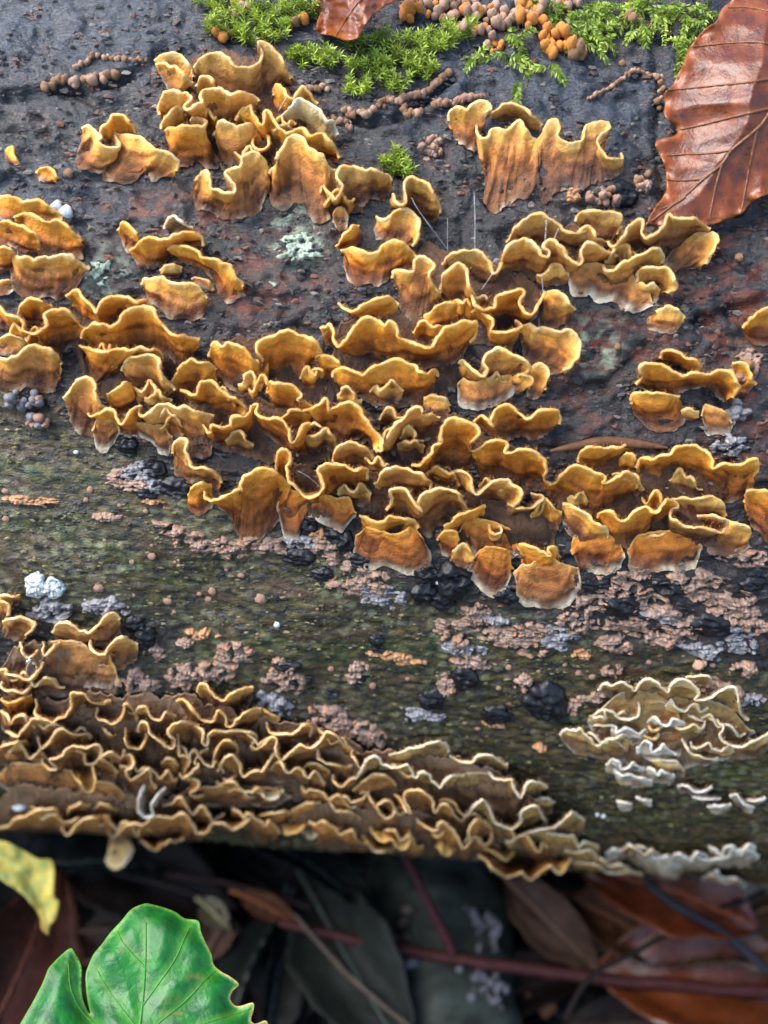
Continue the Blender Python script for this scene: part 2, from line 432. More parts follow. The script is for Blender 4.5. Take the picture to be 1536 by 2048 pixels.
def bracket(crop, rim, low, pal, label, h=None, flat=False, group=None, ext=0, rng=random.Random(4), seed=[100]):
    seed[0] += 1; sd_ = seed[0]
    rp, low = parse(rim, crop), parse(low, crop)
    fine = 3.0
    Pr, L = spline(rp, step=fine)
    n = len(Pr)
    Pl, _ = spline(low, n=n)
    u = np.linspace(0, 1, n); s = u * L
    Prs, Pls = Pr, Pl
    Pr = Pr + (0 if flat else 1) * 3.4 * np.stack([pn(s / 34, 0 * s, sd_ + 22), pn(s / 38, 0 * s + 3, sd_ + 23)], 1)
    Pr = Pr + np.stack([pn(s / 17, 0 * s, sd_), pn(s / 15, 0 * s + 3, sd_)], 1) * 2.0 + np.stack([pn(s / 6, 0 * s, sd_ + 5), pn(s / 6, 0 * s + 9, sd_)], 1) * 0.8
    Pl = Pl + np.stack([pn(s / 16, 0 * s, sd_ + 1), pn(s / 14, 0 * s + 5, sd_ + 1)], 1) * 3.2 + np.stack([pn(s / 6, 0 * s, sd_ + 21), pn(s / 5, 0 * s + 5, sd_ + 21)], 1) * 1.6
    jitr, jitl = Pr - Prs, Pl - Pls
    if ext and not flat:
        dd = Pl - Pr; dn = np.linalg.norm(dd, axis=1, keepdims=True) + 1e-6
        dd = dd / dn * 0.35 + np.array([0.06, 0.65])
        Pl = Pl + dd * ext * (0.75 + 0.5 * pn(s / 40, 0 * s, sd_ + 4))[:, None]
    if ext and flat:
        Pr = Pr - np.array([0, 1.0]) * min(22, 4 + ext)
    if pal in 'de':
        Pr = Pr + np.stack([0 * s, 14 * fbm(s / 60, 0 * s, sd_ + 31, 4, 0.7)], 1); Pl = Pl + np.stack([0 * s, 8 * fbm(s / 50, 0 * s, sd_ + 32, 4, 0.7)], 1)
    e_ = sstep(0, 0.13, np.minimum(u, 1 - u))[:, None]
    k_ = (0.12 + 0.88 * e_) if flat else (0.72 + 0.28 * e_)
    mid_ = Pr * 0.5 + Pl * 0.5 if flat else Pr
    Pr, Pl = mid_ + (Pr - mid_) * k_, mid_ + (Pl - mid_) * k_
    gap = np.median(np.linalg.norm(Pr - Pl, axis=1)) * 0.14
    if h is None:
        h = float(np.clip(0.62 * gap + 2.2, 4.5, 13.0))
    if flat: h = h if h < 4 else 2.5
    if group and ('lower shelf' in group or 'green bark at the right' in group): h *= 0.62
    elif not flat: h *= 0.86
    h *= 0.001
    end = np.minimum(u, 1 - u) * L
    hr = h * (0.45 + 0.55 * sstep(0, min(45, L * 0.3), end)) * (1 + 0.16 * pn(s / 60, 0 * s, sd_ + 2))
    jr, jl = on_log(Pr, hr), on_log(Pl, 0.0)
    cr, cl = on_log(Pr - jitr, hr), on_log(Pl - jitl, 0.0)
    jr, jl = jr - cr, jl - cl
    hb = logh(cl[:, 0], cl[:, 1] * R, fine=False)
    cl[:, 2] = R + hb + 0.0005
    length = np.maximum(np.linalg.norm(cyl(cr) - cyl(cl), axis=1), 0.0015)
    band = np.clip(0.0033 * (1 + 0.35 * pn(s / 30, 0 * s, sd_ + 3)) / length, 0.08, 0.5)
    if flat: band = band * 0.5
    MF, MM = (15, 6)
    v = np.concatenate([(1 - band)[:, None] * np.linspace(0, 1, MF)[None], (1 - band)[:, None] + band[:, None] * np.linspace(0, 1, MM)[None, 1:]], 1)
    M = v.shape[1]
    ex = 1.25 if flat else 1.75
    w = v ** 0.92
    dg = 4 if n > 14 else 2
    crs = np.stack([np.polyval(np.polyfit(u, cr[:, k], dg), u) for k in range(3)], 1)
    pw = np.clip(0.8 + length * 110, 1.0, 3.2)[:, None]
    cls = np.stack([np.polyval(np.polyfit(u, cl[:, k], dg), u) for k in range(3)], 1)
    if flat: cls = cl * 0.6 + cls * 0.4
    C = cls[:, None] * (1 - w[..., None]) + (cl - cls)[:, None] * ((1 - v) ** 4)[..., None] + crs[:, None] * w[..., None] + (cr - crs)[:, None] * (v ** pw)[..., None]
    C = C + jr[:, None] * (v ** 5)[..., None] + jl[:, None] * ((1 - v) ** 6)[..., None]
    C[..., 2] = cl[:, None, 2] + (cr[:, None, 2] - cl[:, None, 2]) * v ** ex
    # never dive into the bark
    hb2 = logh(C[..., 0].ravel(), C[..., 1].ravel() * R, fine=False).reshape(n, M)
    C[..., 2] = np.maximum(C[..., 2], R + hb2 + 0.0004)
    Pt = cyl(C)
    du = np.gradient(Pt, axis=0); dv = np.gradient(Pt, axis=1)
    nn = np.cross(du, dv); nn /= np.linalg.norm(nn, axis=2, keepdims=True) + 1e-12
    side = np.sign((nn * (CAM[None, None] - Pt)).sum(2).mean()) or 1.0
    nn *= side
    S, VV = np.broadcast_to(s[:, None], v.shape), v * length[:, None] / 0.001
    rip = 0.00012 * pn(S / 19, VV * 0.16, sd_ + 6) + 0.00005 * pn(S / 5, VV * 0.12, sd_ + 7) + 0.00009 * np.sin(VV * 2.1 + 1.6 * pn(S / 40, VV * 0.15, sd_ + 8))
    rip = rip + 0.0011 * pn(S / 60, VV * 0.18, sd_ + 9) * np.sin(np.pi * np.clip(v, 0, 1))
    t = (0.00072 if not flat else 0.0005) * (0.82 + 0.42 * pn(s / 27, 0 * s, sd_ + 24) + 0.2 * pn(s / 9, 0 * s, sd_ + 25))
    swell = 0.00020 * np.exp(-((1 - v) * length[:, None] / 0.0009) ** 2)
    Pf = Pt + nn * (rip * sstep(0, 0.15, v) + swell)[..., None]
    # colours
    pa = PAL[pal]
    z = 0.16 * pn(S / 70, VV * 0.2, sd_ + 10) + 0.07 * np.sin(VV * 1.9 + 2 * pn(S / 50, VV * 0.1, sd_ + 11))
    vc = np.clip(v / (1 - band)[:, None] + z * np.clip(v * 4, 0, 1), 0, 1)
    c = pa[0] + (pa[1] - pa[0]) * sstep(0.22, 0.75, vc)[..., None]
    c = c + (pa[2] - c) * sstep(0.62, 1.0, vc)[..., None]
    m = np.clip((v - (1 - band)[:, None]) / band[:, None], 0, 1)
    c = c + (pa[3] - c) * sstep(-0.3, 0.6, m + 0.25 * pn(S / 22, VV * 0.3, sd_ + 16))[..., None] * (m > 0)[..., None]
    c = c + (pa[4] - c) * (sstep(0.4, 1.15, m) * np.clip(0.62 + 0.75 * pn(S / 30, 0 * S, sd_ + 17), 0, 1))[..., None]
    bl = sstep(0.15, 0.7, fbm(S / 26, VV * 0.28, sd_ + 12, 3)) * (1 - sstep(0.6, 0.95, vc))
    c = c * (1 - 0.45 * bl[..., None]) + 0.45 * bl[..., None] * np.array([0.15, 0.065, 0.024])
    dk = sstep(0.0, 0.6, fbm(S / 45, VV * 0.14, sd_ + 18, 2)) * (1 - sstep(0.7, 1.0, vc))
    c = c * (1 - dk[..., None] * np.array([0.48, 0.58, 0.6]))
    gold = sstep(0.1, 0.7, fbm(S / 34, VV * 0.2, sd_ + 14, 2))
    c = c * (1 + gold[..., None] * np.array([0.10, 0.02, -0.22]))
    if flat:
        edge = np.exp(-(v * length[:, None] / 0.0016) ** 2) * sstep(-0.5, 0.1, pn(s / 40, 0 * s, sd_ + 13))[:, None]
        c = c + (pa[6] - c) * (0.8 * edge)[..., None]
        c = c + (pa[1] * np.array([0.95, 1.05, 1.3]) - c) * (0.45 * sstep(0.5, 0.95, vc))[..., None]
    else:
        edge = np.exp(-(v * length[:, None] / 0.0010) ** 2) * sstep(-0.2, 0.4, pn(s / 40, 0 * s, sd_ + 13))[:, None]
        c = c + (pa[6] - c) * (0.4 * edge)[..., None]
    zb = np.sin(VV * 1.35 + 2.2 * pn(S / 60, VV * 0.12, sd_ + 19) + sd_)
    c = c * (1 - (sstep(0.45, 1.0, zb) * sstep(-0.3, 0.4, pn(S / 50, VV * 0.2, sd_ + 20)) * (1 - sstep(0.8, 1.0, v)))[..., None] * np.array([0.34, 0.48, 0.56]))
    tone = 1 + 0.10 * pn(np.array([sd_ * 0.37]), np.array([0.5]), 3)[0]
    c = c * tone
    # growing edge: rounded rim carried over to the back
    d = Pt[:, -1] - Pt[:, -2]; d /= np.linalg.norm(d, axis=1, keepdims=True) + 1e-12
    nr = nn[:, -1]
    cen = Pf[:, -1] - nr * t[:, None] * 0.62
    ph = np.linspace(0, math.pi, 7)[1:]
    bead = cen[:, None] + (nr[:, None] * np.cos(ph)[None, :, None] + d[:, None] * np.sin(ph)[None, :, None] * 0.9) * t[:, None, None] * 0.62
    bc = np.broadcast_to(c[:, -1][:, None], bead.shape).copy()
    bc = bc + (pa[5] * 1.6 + 0.12 - bc) * np.linspace(0, 0.7, 6)[None, :, None]
    back_v = np.arange(M - 2, 2, -1)
    Pb = Pt[:, back_v] - nn[:, back_v] * (t * 1.1)[:, None, None]
    Pb = np.concatenate([bead[:, -1:], Pb], 1)
    hb3 = np.linspace(0, 1, Pb.shape[1])
    tc = pa[5][None, None] * (1 + 0.5 * pn(np.broadcast_to(s[:, None], Pb.shape[:2]) / 12, np.broadcast_to(hb3, Pb.shape[:2]) * 9, sd_ + 15))[..., None]
    tc = tc + (pa[4] * 0.55 - tc) * np.exp(-(hb3 / 0.07) ** 2)[None, :, None]
    base = Pf[n // 2, 2]
    o = thing('bracket_fungus', label, 'fungus', base, group)
    hf = Pf[:, :MF]
    V1 = hf.reshape(-1, 3) - base; F1 = grid_faces(n, MF)
    if side < 0: F1 = F1[:, ::-1]
    obj('underside', mesh('underside', V1, F1, M_HYM, col=c[:, :MF]), o)
    mg = np.concatenate([Pf[:, MF - 1:], bead], 1); mc = np.concatenate([c[:, MF - 1:], bc], 1)
    F2 = grid_faces(n, mg.shape[1])
    if side < 0: F2 = F2[:, ::-1]
    obj('growing_edge', mesh('growing_edge', mg.reshape(-1, 3) - base, F2, M_RIM, col=mc), o)
    nb = Pb.shape[1]
    F3 = grid_faces(n, nb)
    if side < 0: F3 = F3[:, ::-1]
    # hairs along the edge of the upper side
    V3 = Pb.reshape(-1, 3); C3 = tc.reshape(-1, 3); HF = np.zeros((0, 3), int)
    if not flat:
        rg = np.random.default_rng(sd_)
        k = int(n * 3.4)
        ui = rg.integers(1, n - 1, k); vi = rg.integers(0, min(5, nb - 1), k)
        q = Pb[ui, vi] + rg.normal(0, 0.00018, (k, 3))
        dr = d[ui] * rg.uniform(0.25, 1.1, (k, 1)) - nr[ui] * rg.uniform(0.3, 1.2, (k, 1)) + rg.normal(0, 0.45, (k, 3))
        dr /= np.linalg.norm(dr, axis=1, keepdims=True)
        ln = rg.uniform(0.0005, 0.0013, (k, 1))
        sdv = np.cross(dr, rg.normal(0, 1, (k, 3))); sdv /= np.linalg.norm(sdv, axis=1, keepdims=True)
        hv = np.stack([q - sdv * 0.00006, q + sdv * 0.00006, q + dr * ln], 1).reshape(-1, 3)
        HF = np.arange(3 * k).reshape(-1, 3)
        hc = np.repeat(np.array([0.42, 0.20, 0.06]) * rg.uniform(0.5, 1.6, (k, 1)) + (0.1 if pal in 'wW' else 0), 3, 0)
        HV, HC = hv, hc
    tp = obj('hairy_top', mesh('hairy_top', V3 - base, F3, M_TOP, col=C3), o)
    if not flat:
        hr_ = obj('hairs', mesh('hairs', HV - base, HF, M_TOP, smooth=False, col=HC), tp)
        hr_['kind'] = 'stuff'
    return o
# ------------------------------------------------------------------ the brackets, cluster by cluster: outer edge, edge on the bark, colouring, label
def cluster(group, rows, ext=0):
    labs = [r[4] for r in rows]
    for r in rows:
        crop, rim, low, pal, lab = r[:5]
        kw = r[5] if len(r) > 5 else {}
        bracket(crop, rim, low, pal, lab, group=group, ext=ext, **kw)
FL = dict(flat=True)
def H(h): return dict(h=h)
def FH(h): return dict(h=h, flat=True)

G_ = 'brackets of the tall cluster climbing down from the moss'
cluster(G_, [
 ('a', '775,275 800,237 860,212 900,225 935,262 985,272 1035,255 1052,225 1045,190 1035,165 1075,180 1110,220 1140,265 1165,320', '800,360 900,410 1000,425 1090,385 1155,335', 'r', 'large bracket with dark rusty hollow and folded flap, highest of its cluster under the moss', H(11)),
 ('a', '620,245 640,222 690,215 735,230 760,270 775,310', '640,300 690,330 760,330', 'p', 'small lumpy bracket beside the dark rusty hollow, against the bare blue-grey bark', H(5)),
 ('A', '810,270 870,262 920,290 960,280 1010,330 1060,380 1100,410', '830,330 900,410 940,450 1030,440', 'p', 'thin twisting bracket edge beneath the small lumpy bracket by the rusty hollow', H(7)),
 ('A', '1125,440 1140,385 1190,360 1240,380 1265,420 1245,445', '1130,490 1190,500 1255,480', 'p', 'small hood-shaped bracket lobe just below the dark rusty hollow', H(7)),
 ('A', '850,650 840,590 870,500 900,468 960,468 1000,490 1050,490 1080,530 1040,580 1060,618 1130,572 1182,545 1172,482 1210,455 1300,450 1350,490 1400,510 1440,480 1500,475 1560,510 1600,560', '870,690 1000,700 1200,720 1400,710 1580,640', 'p', 'wide bracket with deeply looping edge under the dark rusty hollow', H(12)),
 ('A', '862,760 870,700 920,640 980,590 1020,600 1055,665', '885,775 960,770 1050,740', 'p', 'rounded pale lobe at the left flank of the looping bracket', H(7)),
 ('A', '885,780 930,755 1010,737 1100,747 1170,750 1207,712 1170,677 1110,668 1078,700', '905,840 922,950 1020,1018 1130,965 1190,1035 1285,990 1290,900', 'g', 'shell-like bracket with rolled right end and scalloped pale foot', H(10)),
 ('a', '858,545 870,492 910,490 950,510 1000,495 1032,522', '865,590 875,630 920,680 1000,665 1080,620', 'p', 'narrow tongue-like bracket to the right of the shell-like bracket with rolled end', H(9)),
 ('a', '945,485 965,440 1000,425 1015,470 1032,500 1055,490 1065,445 1090,470 1110,510 1150,535 1200,515 1240,545 1290,535 1330,580 1360,630', '960,530 1100,590 1200,620 1340,645', 'g', 'zigzag-edged bracket with cream fringe above the broad tent-shaped bracket', H(9)),
 ('a', '1045,535 1070,545 1078,572 1060,595 1035,598 1015,580 1018,552 1042,535', '1045,550 1062,556 1064,572 1052,582 1038,584 1028,574 1030,560 1043,551', 'g', 'tiny rolled bracket like a tube, open end outward', H(6)),
 ('B', '182,200 180,122 210,118 260,150 285,200 330,225 370,170 415,125 450,170 480,220 510,262', '190,250 220,320 290,310 400,300 505,290', 'g', 'two-peaked small bracket with a low notch, above the frosted bracket', H(7)),
 ('B', '230,370 270,320 330,270 380,235 430,250 480,280 530,310 560,360 590,400 640,390 650,440 670,500', '270,430 400,460 520,475 600,505 650,520', 'w', 'bracket with frosted whitish fringe beside the bead-filled bark crack', H(8)),
 ('B', '145,800 200,725 215,650 260,580 310,520 360,505 410,530 440,590 520,640 580,680 605,740 680,790', '150,870 148,960 180,1020 260,1032 340,1000 420,1040 450,1090 500,1140 600,1140 650,1060 685,960', 'p', 'broad tent-shaped tan bracket with speckled underside', H(9)),
 ('a', '785,725 820,680 835,720 850,755 900,770 940,765 928,720 905,690 960,665 975,625 1020,610 1060,640 1078,690', '755,790 790,825 850,830 900,865 960,855 1030,840 1075,790', 'p', 'bracket with an M-shaped cream edge and scalloped pale foot, left of the tent-shaped bracket', H(9)),
 ('B', '540,945 560,890 640,990 690,960 712,900 682,840 680,790 720,745 800,740 850,770 900,780 940,760 1000,790 1060,810 1092,855', '565,1000 700,1060 850,1020 960,970 1060,1000', 'r', 'dark-hollowed bracket with curled-in left edge, right of the tent-shaped bracket', H(9)),
 ('B', '1095,950 1112,1010 1160,1035 1200,1020 1190,930 1210,850 1250,820 1300,850 1380,890 1410,950 1450,1030 1462,1100', '1065,1050 1200,1060 1300,1130 1430,1140', 'r', 'bracket with a dark cup and thick upright fold, below the lone bright moss cushion', H(10)),
 ('H', '430,125 480,150 540,120 600,75 680,75 740,130 762,200 750,280 700,350', '400,260 480,300 600,330 690,352', 'p', 'smooth rounded ear-shaped bracket lobe below the dark cup', H(7)),
 ('H', '130,365 160,300 220,240 260,190 300,205', '160,385 240,350 330,300', 'g', 'plump smooth lobe sticking out beside the ear-shaped bracket', H(7)),
 ('H', '100,195 110,140 150,110 205,120', '110,215 160,245 222,215', 'p', 'small pale scalloped lobe creeping on greenish bark below the tent-shaped bracket', FH(2.5)),
 ('H', '160,395 220,380 310,382 370,420 430,410 490,350 540,320 610,310 660,350 700,400 745,450', '180,500 210,590 280,635 380,620 430,650 500,610 560,580 720,520', 'g', 'dish-shaped bracket with yellow edge, lowest of the cluster that comes down from the moss', H(8)),
], ext=10)

G_ = 'brackets of the small cluster on the bare bark left of the tall cluster'
cluster(G_, [
 ('A', '245,765 290,740 340,770 385,822 350,850 400,890 470,912 540,900 522,830 500,790', '238,850 240,910 200,970 210,1060 300,1090 390,1100 450,1040 500,960', 'p', 'left lobe with folded-over corner in the lone cluster on bare grey bark', H(7)),
 ('A', '500,790 560,800 640,812 710,840 760,880 800,910 870,930 950,980 988,1020 970,1085', '420,1060 395,1130 480,1175 600,1175 700,1135 735,1090 790,1170 900,1140', 'p', 'right lobe with speckled brown underside in the lone cluster on bare grey bark', H(7)),
 ('A', '390,800 400,750 460,710 490,660 560,660 590,700 640,750 657,792', '430,850 480,872 560,810 640,815', 'g', 'upright arched lobe on top of the lone cluster on bare grey bark', H(9)),
])

G_ = 'brackets of the wide crust left of the brown leaf'
cluster(G_, [
 ('C', '75,240 80,170 130,135 200,150 250,110 320,90 380,110 370,160 300,190 258,225', '72,300 120,390 200,450 270,472 322,420', 'p', 'smooth double-lobed bracket at the left end of the wide brown crust', H(8)),
 ('C', '262,215 270,290 310,370 370,370 400,310 450,290 520,310 560,270 620,240 670,290 700,360 742,390', '320,430 295,500 345,580 340,640 355,740 335,860 420,945 500,900 600,840 700,862 760,860', 'p', 'wide brown speckled bracket with ragged left side and scalloped edge', H(6.5)),
 ('C', '742,390 780,340 800,290 840,240 900,230 912,290 895,345 930,385 1000,412 1080,392 1112,322 1122,280 1190,245 1260,240 1302,280 1280,320 1222,350 1212,410 1250,490 1320,530 1402,530 1400,490', '700,862 820,865 900,795 1060,790 1200,722 1330,690 1415,680', 'r', 'wide dark-hollowed bracket with a horseshoe bend in its edge, near the brown leaf', H(7)),
 ('C', '380,195 440,150 500,110 580,110 620,130 690,170 740,230 790,272', '400,235 480,282 600,250 740,340', 'r', 'hidden bracket with green-tinged hollow behind the wide brown speckled bracket', H(9)),
])

G_ = 'brackets of the stacked cluster at the left end of the log'
cluster(G_, [
 ('D', '-60,70 40,40 100,60 170,100 240,85 320,95 390,140 450,190 475,230', '-60,250 60,250 150,240 300,240 460,250', 'g', 'topmost golden bracket of the smooth stack beside white blobs', H(6)),
 ('D', '110,222 160,190 240,190 310,220 370,250 450,240 510,280 570,330 610,370 622,402', '130,270 240,370 310,500 450,520 580,530 650,540 655,460', 'g', 'fan-shaped golden bracket second in the smooth stack, brown at its base', H(8)),
 ('D', '-60,275 40,245 110,260 180,290 230,320 280,335 297,400 290,470', '-60,430 80,440 180,490 270,520', 'g', 'square-cornered golden bracket overlapping the fan-shaped one', H(11)),
 ('D', '-60,440 40,440 90,470 130,510', '-60,640 50,640 110,590', 'g', 'half-hidden bracket at the side of the smooth stack', H(9)),
 ('D', '40,545 70,515 150,520 220,530 270,550 320,515 400,510 480,500 550,520 620,560 675,610', '90,630 110,760 190,830 290,850 380,820 450,845 600,760 650,680', 'p', 'lowest and widest bracket of the smooth stack with speckled brown middle', H(9)),
 ('D', '-60,720 60,690 120,720', '-40,820 60,812 130,775', 'p', 'thin creeping crust below the smooth stack', FH(2.5)),
])

G_ = 'brackets of the loose cluster on reddish bark'
cluster(G_, [
 ('G', '138,240 160,180 200,180 240,220 280,280 310,335', '170,330 210,410 260,405 302,355', 'g', 'pleated upright bracket of the loose cluster on reddish bark', H(6)),
 ('G', '235,400 290,340 340,300 400,290 450,310 510,300 580,270 650,255 720,260 775,290 792,350', '250,450 290,500 370,530 450,512 520,450 620,390 780,365', 'g', 'bright golden wavy bracket of the loose cluster on reddish bark', H(8)),
 ('G', '525,390 560,355 640,355 710,375 760,410 785,450 850,460 920,480 990,490 1010,540 1030,580 1080,620 1107,670', '560,430 640,480 760,520 830,580 890,660 920,740 1000,812 1060,790', 'g', 'long drooping bracket with pale pointed foot in the loose cluster', H(7)),
 ('G', '325,655 350,605 400,600 470,600 540,635 640,645 720,650 790,700 826,760', '340,720 380,790 460,830 540,920 640,910 720,935 800,890 826,820', 'p', 'round disc-like bracket with a small hole, lowest of the loose cluster', H(6)),
 ('G', '700,592 770,600 840,630 880,680', '710,640 790,692 855,715', 'p', 'small flat pale lobe between the disc-like and the drooping bracket', FH(3)),
 ('G', '500,222 520,160 560,130 600,160 640,190 705,222', '510,236 580,255 650,248 712,242', 'w', 'tiny whitish triangular bracket above the loose cluster', H(5)),
 ('G', '460,545 500,510 560,500 622,520', '470,585 540,602 620,592', 'r', 'small brown crumpled lobe in the middle of the loose cluster', H(4)),
])

G_ = 'brackets of the shelf below the brown leaf'
cluster(G_, [
 ('I', '45,265 90,180 150,120 220,90 300,110 350,150 390,190 450,212 530,192 552,152', '70,285 200,295 350,280 450,255 540,215', 'r', 'long arched bracket strung with spider silk in the shelf below the brown leaf', H(10)),
 ('I', '465,135 490,90 540,75 600,65 680,75 740,95 742,150 716,212', '540,215 620,270 695,275', 'r', 'cup-shaped bracket with dark rusty inside in the shelf below the brown leaf', H(9)),
 ('I', '665,255 700,290 750,240 790,170 850,130 880,150 860,190 890,232 950,222 1010,162 1032,92 1062,110 1130,120 1200,120 1250,150 1290,187', '690,302 780,312 900,292 1000,302 1150,262 1260,232', 'r', 'strongly wavy bracket touching the tip of the brown leaf', H(12)),
 ('I', '1200,202 1260,195 1320,210 1332,260 1300,330 1260,392', '1000,320 1020,400 1070,420 1160,392 1250,397', 'p', 'tan speckled lobe ending the shelf below the brown leaf', H(5)),
 ('I', '0,410 40,300 130,245 180,265 230,300 260,345 300,352 312,312 270,282 290,250 340,255 380,300 420,360 480,402 512,372 502,302 530,270 580,270 640,310 712,347', '10,445 140,440 260,450 400,440 500,430 640,400', 'p', 'tightly pleated bracket in front of the silk-strung arch', H(12)),
 ('I', '633,400 650,437 700,432 780,382 860,342 940,305 990,310 1007,350 990,392', '630,470 700,502 800,482 900,432 985,402', 'p', 'smooth sausage-edged bracket in front of the strongly wavy one', H(10)),
 ('I', '400,440 500,425 650,450 800,490 850,570 985,605', '390,500 440,590 490,600 545,590 600,635 700,625 750,680 800,690 890,735', 'p', 'flat tan crust with thin cream margin spreading over reddish bark', FH(2.6)),
 ('I', '845,505 850,440 900,415 980,420 1040,430 1072,490 1077,540 1020,567', '850,512 900,525 980,535 1005,570', 'p', 'thick curled-over bracket above the tail of the flat tan crust', H(8)),
 ('I', '830,535 860,510 900,532 945,515 982,560', '820,580 900,592 980,597', 'p', 'small notched lobe between the curled bracket and the flat tan crust', H(5)),
 ('I', '955,695 1000,670 1060,655 1110,690 1132,730', '890,722 930,772 1000,792 1080,782 1127,742', 'p', 'spoon-shaped lobe at the tail of the flat tan crust', H(4)),
], ext=12)

G_ = 'brackets of the middle cluster under the spider silk'
cluster(G_, [
 ('H', '560,605 570,545 650,545 715,552 740,460 790,440 850,470 872,510 840,560 850,622 890,682 932,702', '580,640 605,690 600,780 640,850 740,892 830,842 940,762', 'p', 'pale tan bracket with a deep fold and smooth rounded foot', H(10)),
 ('H', '930,692 935,590 980,560 1040,500 1100,500 1125,560 1130,640 1170,700 1182,792', '940,765 1000,792 1100,792 1160,805', 'p', 'sharply folded bracket with orange hairy crest behind its edge', H(13)),
 ('K', '668,30 700,120 730,200 790,222 882,217 900,140 960,100 1050,80 1102,100 1070,160 1090,232 1140,272 1200,237 1240,152 1277,90', '740,262 850,285 1000,285 1130,295 1230,242', 'g', 'bracket edge bent in a deep double U with dark hollows', H(12)),
 ('H', '945,505 980,440 1060,400 1180,385 1250,420 1290,480 1310,530 1332,562 1382,540 1420,410', '970,540 1100,600 1250,640 1345,605 1410,520', 'r', 'arched bracket behind the fold, joined to the pleated shelf by silk', H(9)),
 ('H', '795,892 850,862 890,832 912,802 1000,795 1120,790', '800,980 812,1060 880,1020 1000,1000 1110,900', 'g', 'small orange-brown shell tucked under the pale tan bracket', H(6)),
 ('H', '138,800 200,840 260,860 320,820 400,780 480,745 550,755 602,812', '290,930 400,945 580,925', 'g', 'bright orange wing-like bracket standing alone on the dark bark', H(8)),
 ('H', '5,995 70,957 100,1010 110,1080 140,1132 200,1070 260,990 320,930 390,905 450,940 500,970 540,930 590,990 602,1060 680,1092 760,1122 840,1142 880,1122 900,1062 960,990 1050,950 1150,932 1202,952 1207,1000 1150,1082', '50,1120 180,1180 400,1230 600,1240 850,1262 1050,1200 1140,1100', 'g', 'long bright golden bracket with rolling edge and orange hairy top', H(13)),
 ('K', '705,255 740,235 800,270 860,310 850,392 930,402 1010,396 1077,370 1092,340 1040,310', '720,300 830,350 842,440 900,500 980,492 1055,450', 'g', 'U-shaped pouch bracket below the double U edge', H(11)),
 ('K', '1280,92 1340,85 1400,120 1450,160 1495,232', '1190,270 1240,340 1330,342 1390,312 1480,252', 'p', 'olive-tan lobe above the big striped fan', H(6)),
 ('K', '1060,355 1150,340 1200,380 1240,360 1300,380 1390,410 1450,385 1500,410 1532,480 1525,572 1480,640 1400,702', '1080,480 1120,570 1200,630 1300,690 1385,706', 'p', 'big striped fan-shaped bracket with pale ribbed margin on reddish bark', H(6)),
 ('K', '605,645 640,620 680,660 740,720 800,742 832,692 800,640 820,580 880,535 930,530 1000,560 1070,600 1130,640 1147,690 1062,722', '600,700 650,760 740,800 850,792 950,762 1045,732', 'p', 'bracket with a sharp V dip beside a smooth rounded hump', H(10)),
 ('K', '1050,722 1110,730 1160,742 1177,792 1130,832', '950,792 1020,822 1080,836', 'p', 'ruffled small lobe under the smooth rounded hump', H(5)),
 ('K', '1140,705 1180,660 1230,640 1282,680 1287,740 1262,850', '1110,842 1180,882 1250,852', 'p', 'hollow ear-like lobe below the striped fan', H(5)),
 ('K', '600,785 700,850 850,830 1000,800 1060,812', '590,900 600,960 660,990 780,996 900,960 1000,900 1070,842', 'p', 'brown crusty sheet below the bracket with the sharp V dip', FH(2.5)),
 ('f', '665,755 674,741 690,736 703,741 718,749 729,752 739,741 757,731 780,721 791,719 812,726 830,734 835,742 854,750 864,740 873,740 872,752', '675,772 720,788 780,803 830,803 866,782', 'g', 'low broad bracket with orange fringe below the long rolling one', H(10)),
 ('K', '335,915 400,890 470,900 525,920 532,962', '330,962 430,1012 540,1022', 'p', 'small greyish-tipped lobe below the low broad bracket', H(4)),
 ('f', '752,905 765,890 785,862 805,835 825,818 840,815 846,830 862,830 880,838', '765,908 800,893 850,873 885,862', 'p', 'slanting ribbed bracket with dark hairy back, left of the tallest arch', H(10)),
 ('Q', '565,247 610,200 650,215 690,242 720,287 700,222 740,150 800,115 870,150 930,190 980,227 1030,200 1080,160 1140,150 1200,155 1237,210 1220,262', '640,282 730,342 850,332 960,332 1070,342 1180,282', 'g', 'isolated wavy yellow bracket on the bare bark above the tallest arch', H(9)),
], ext=14)

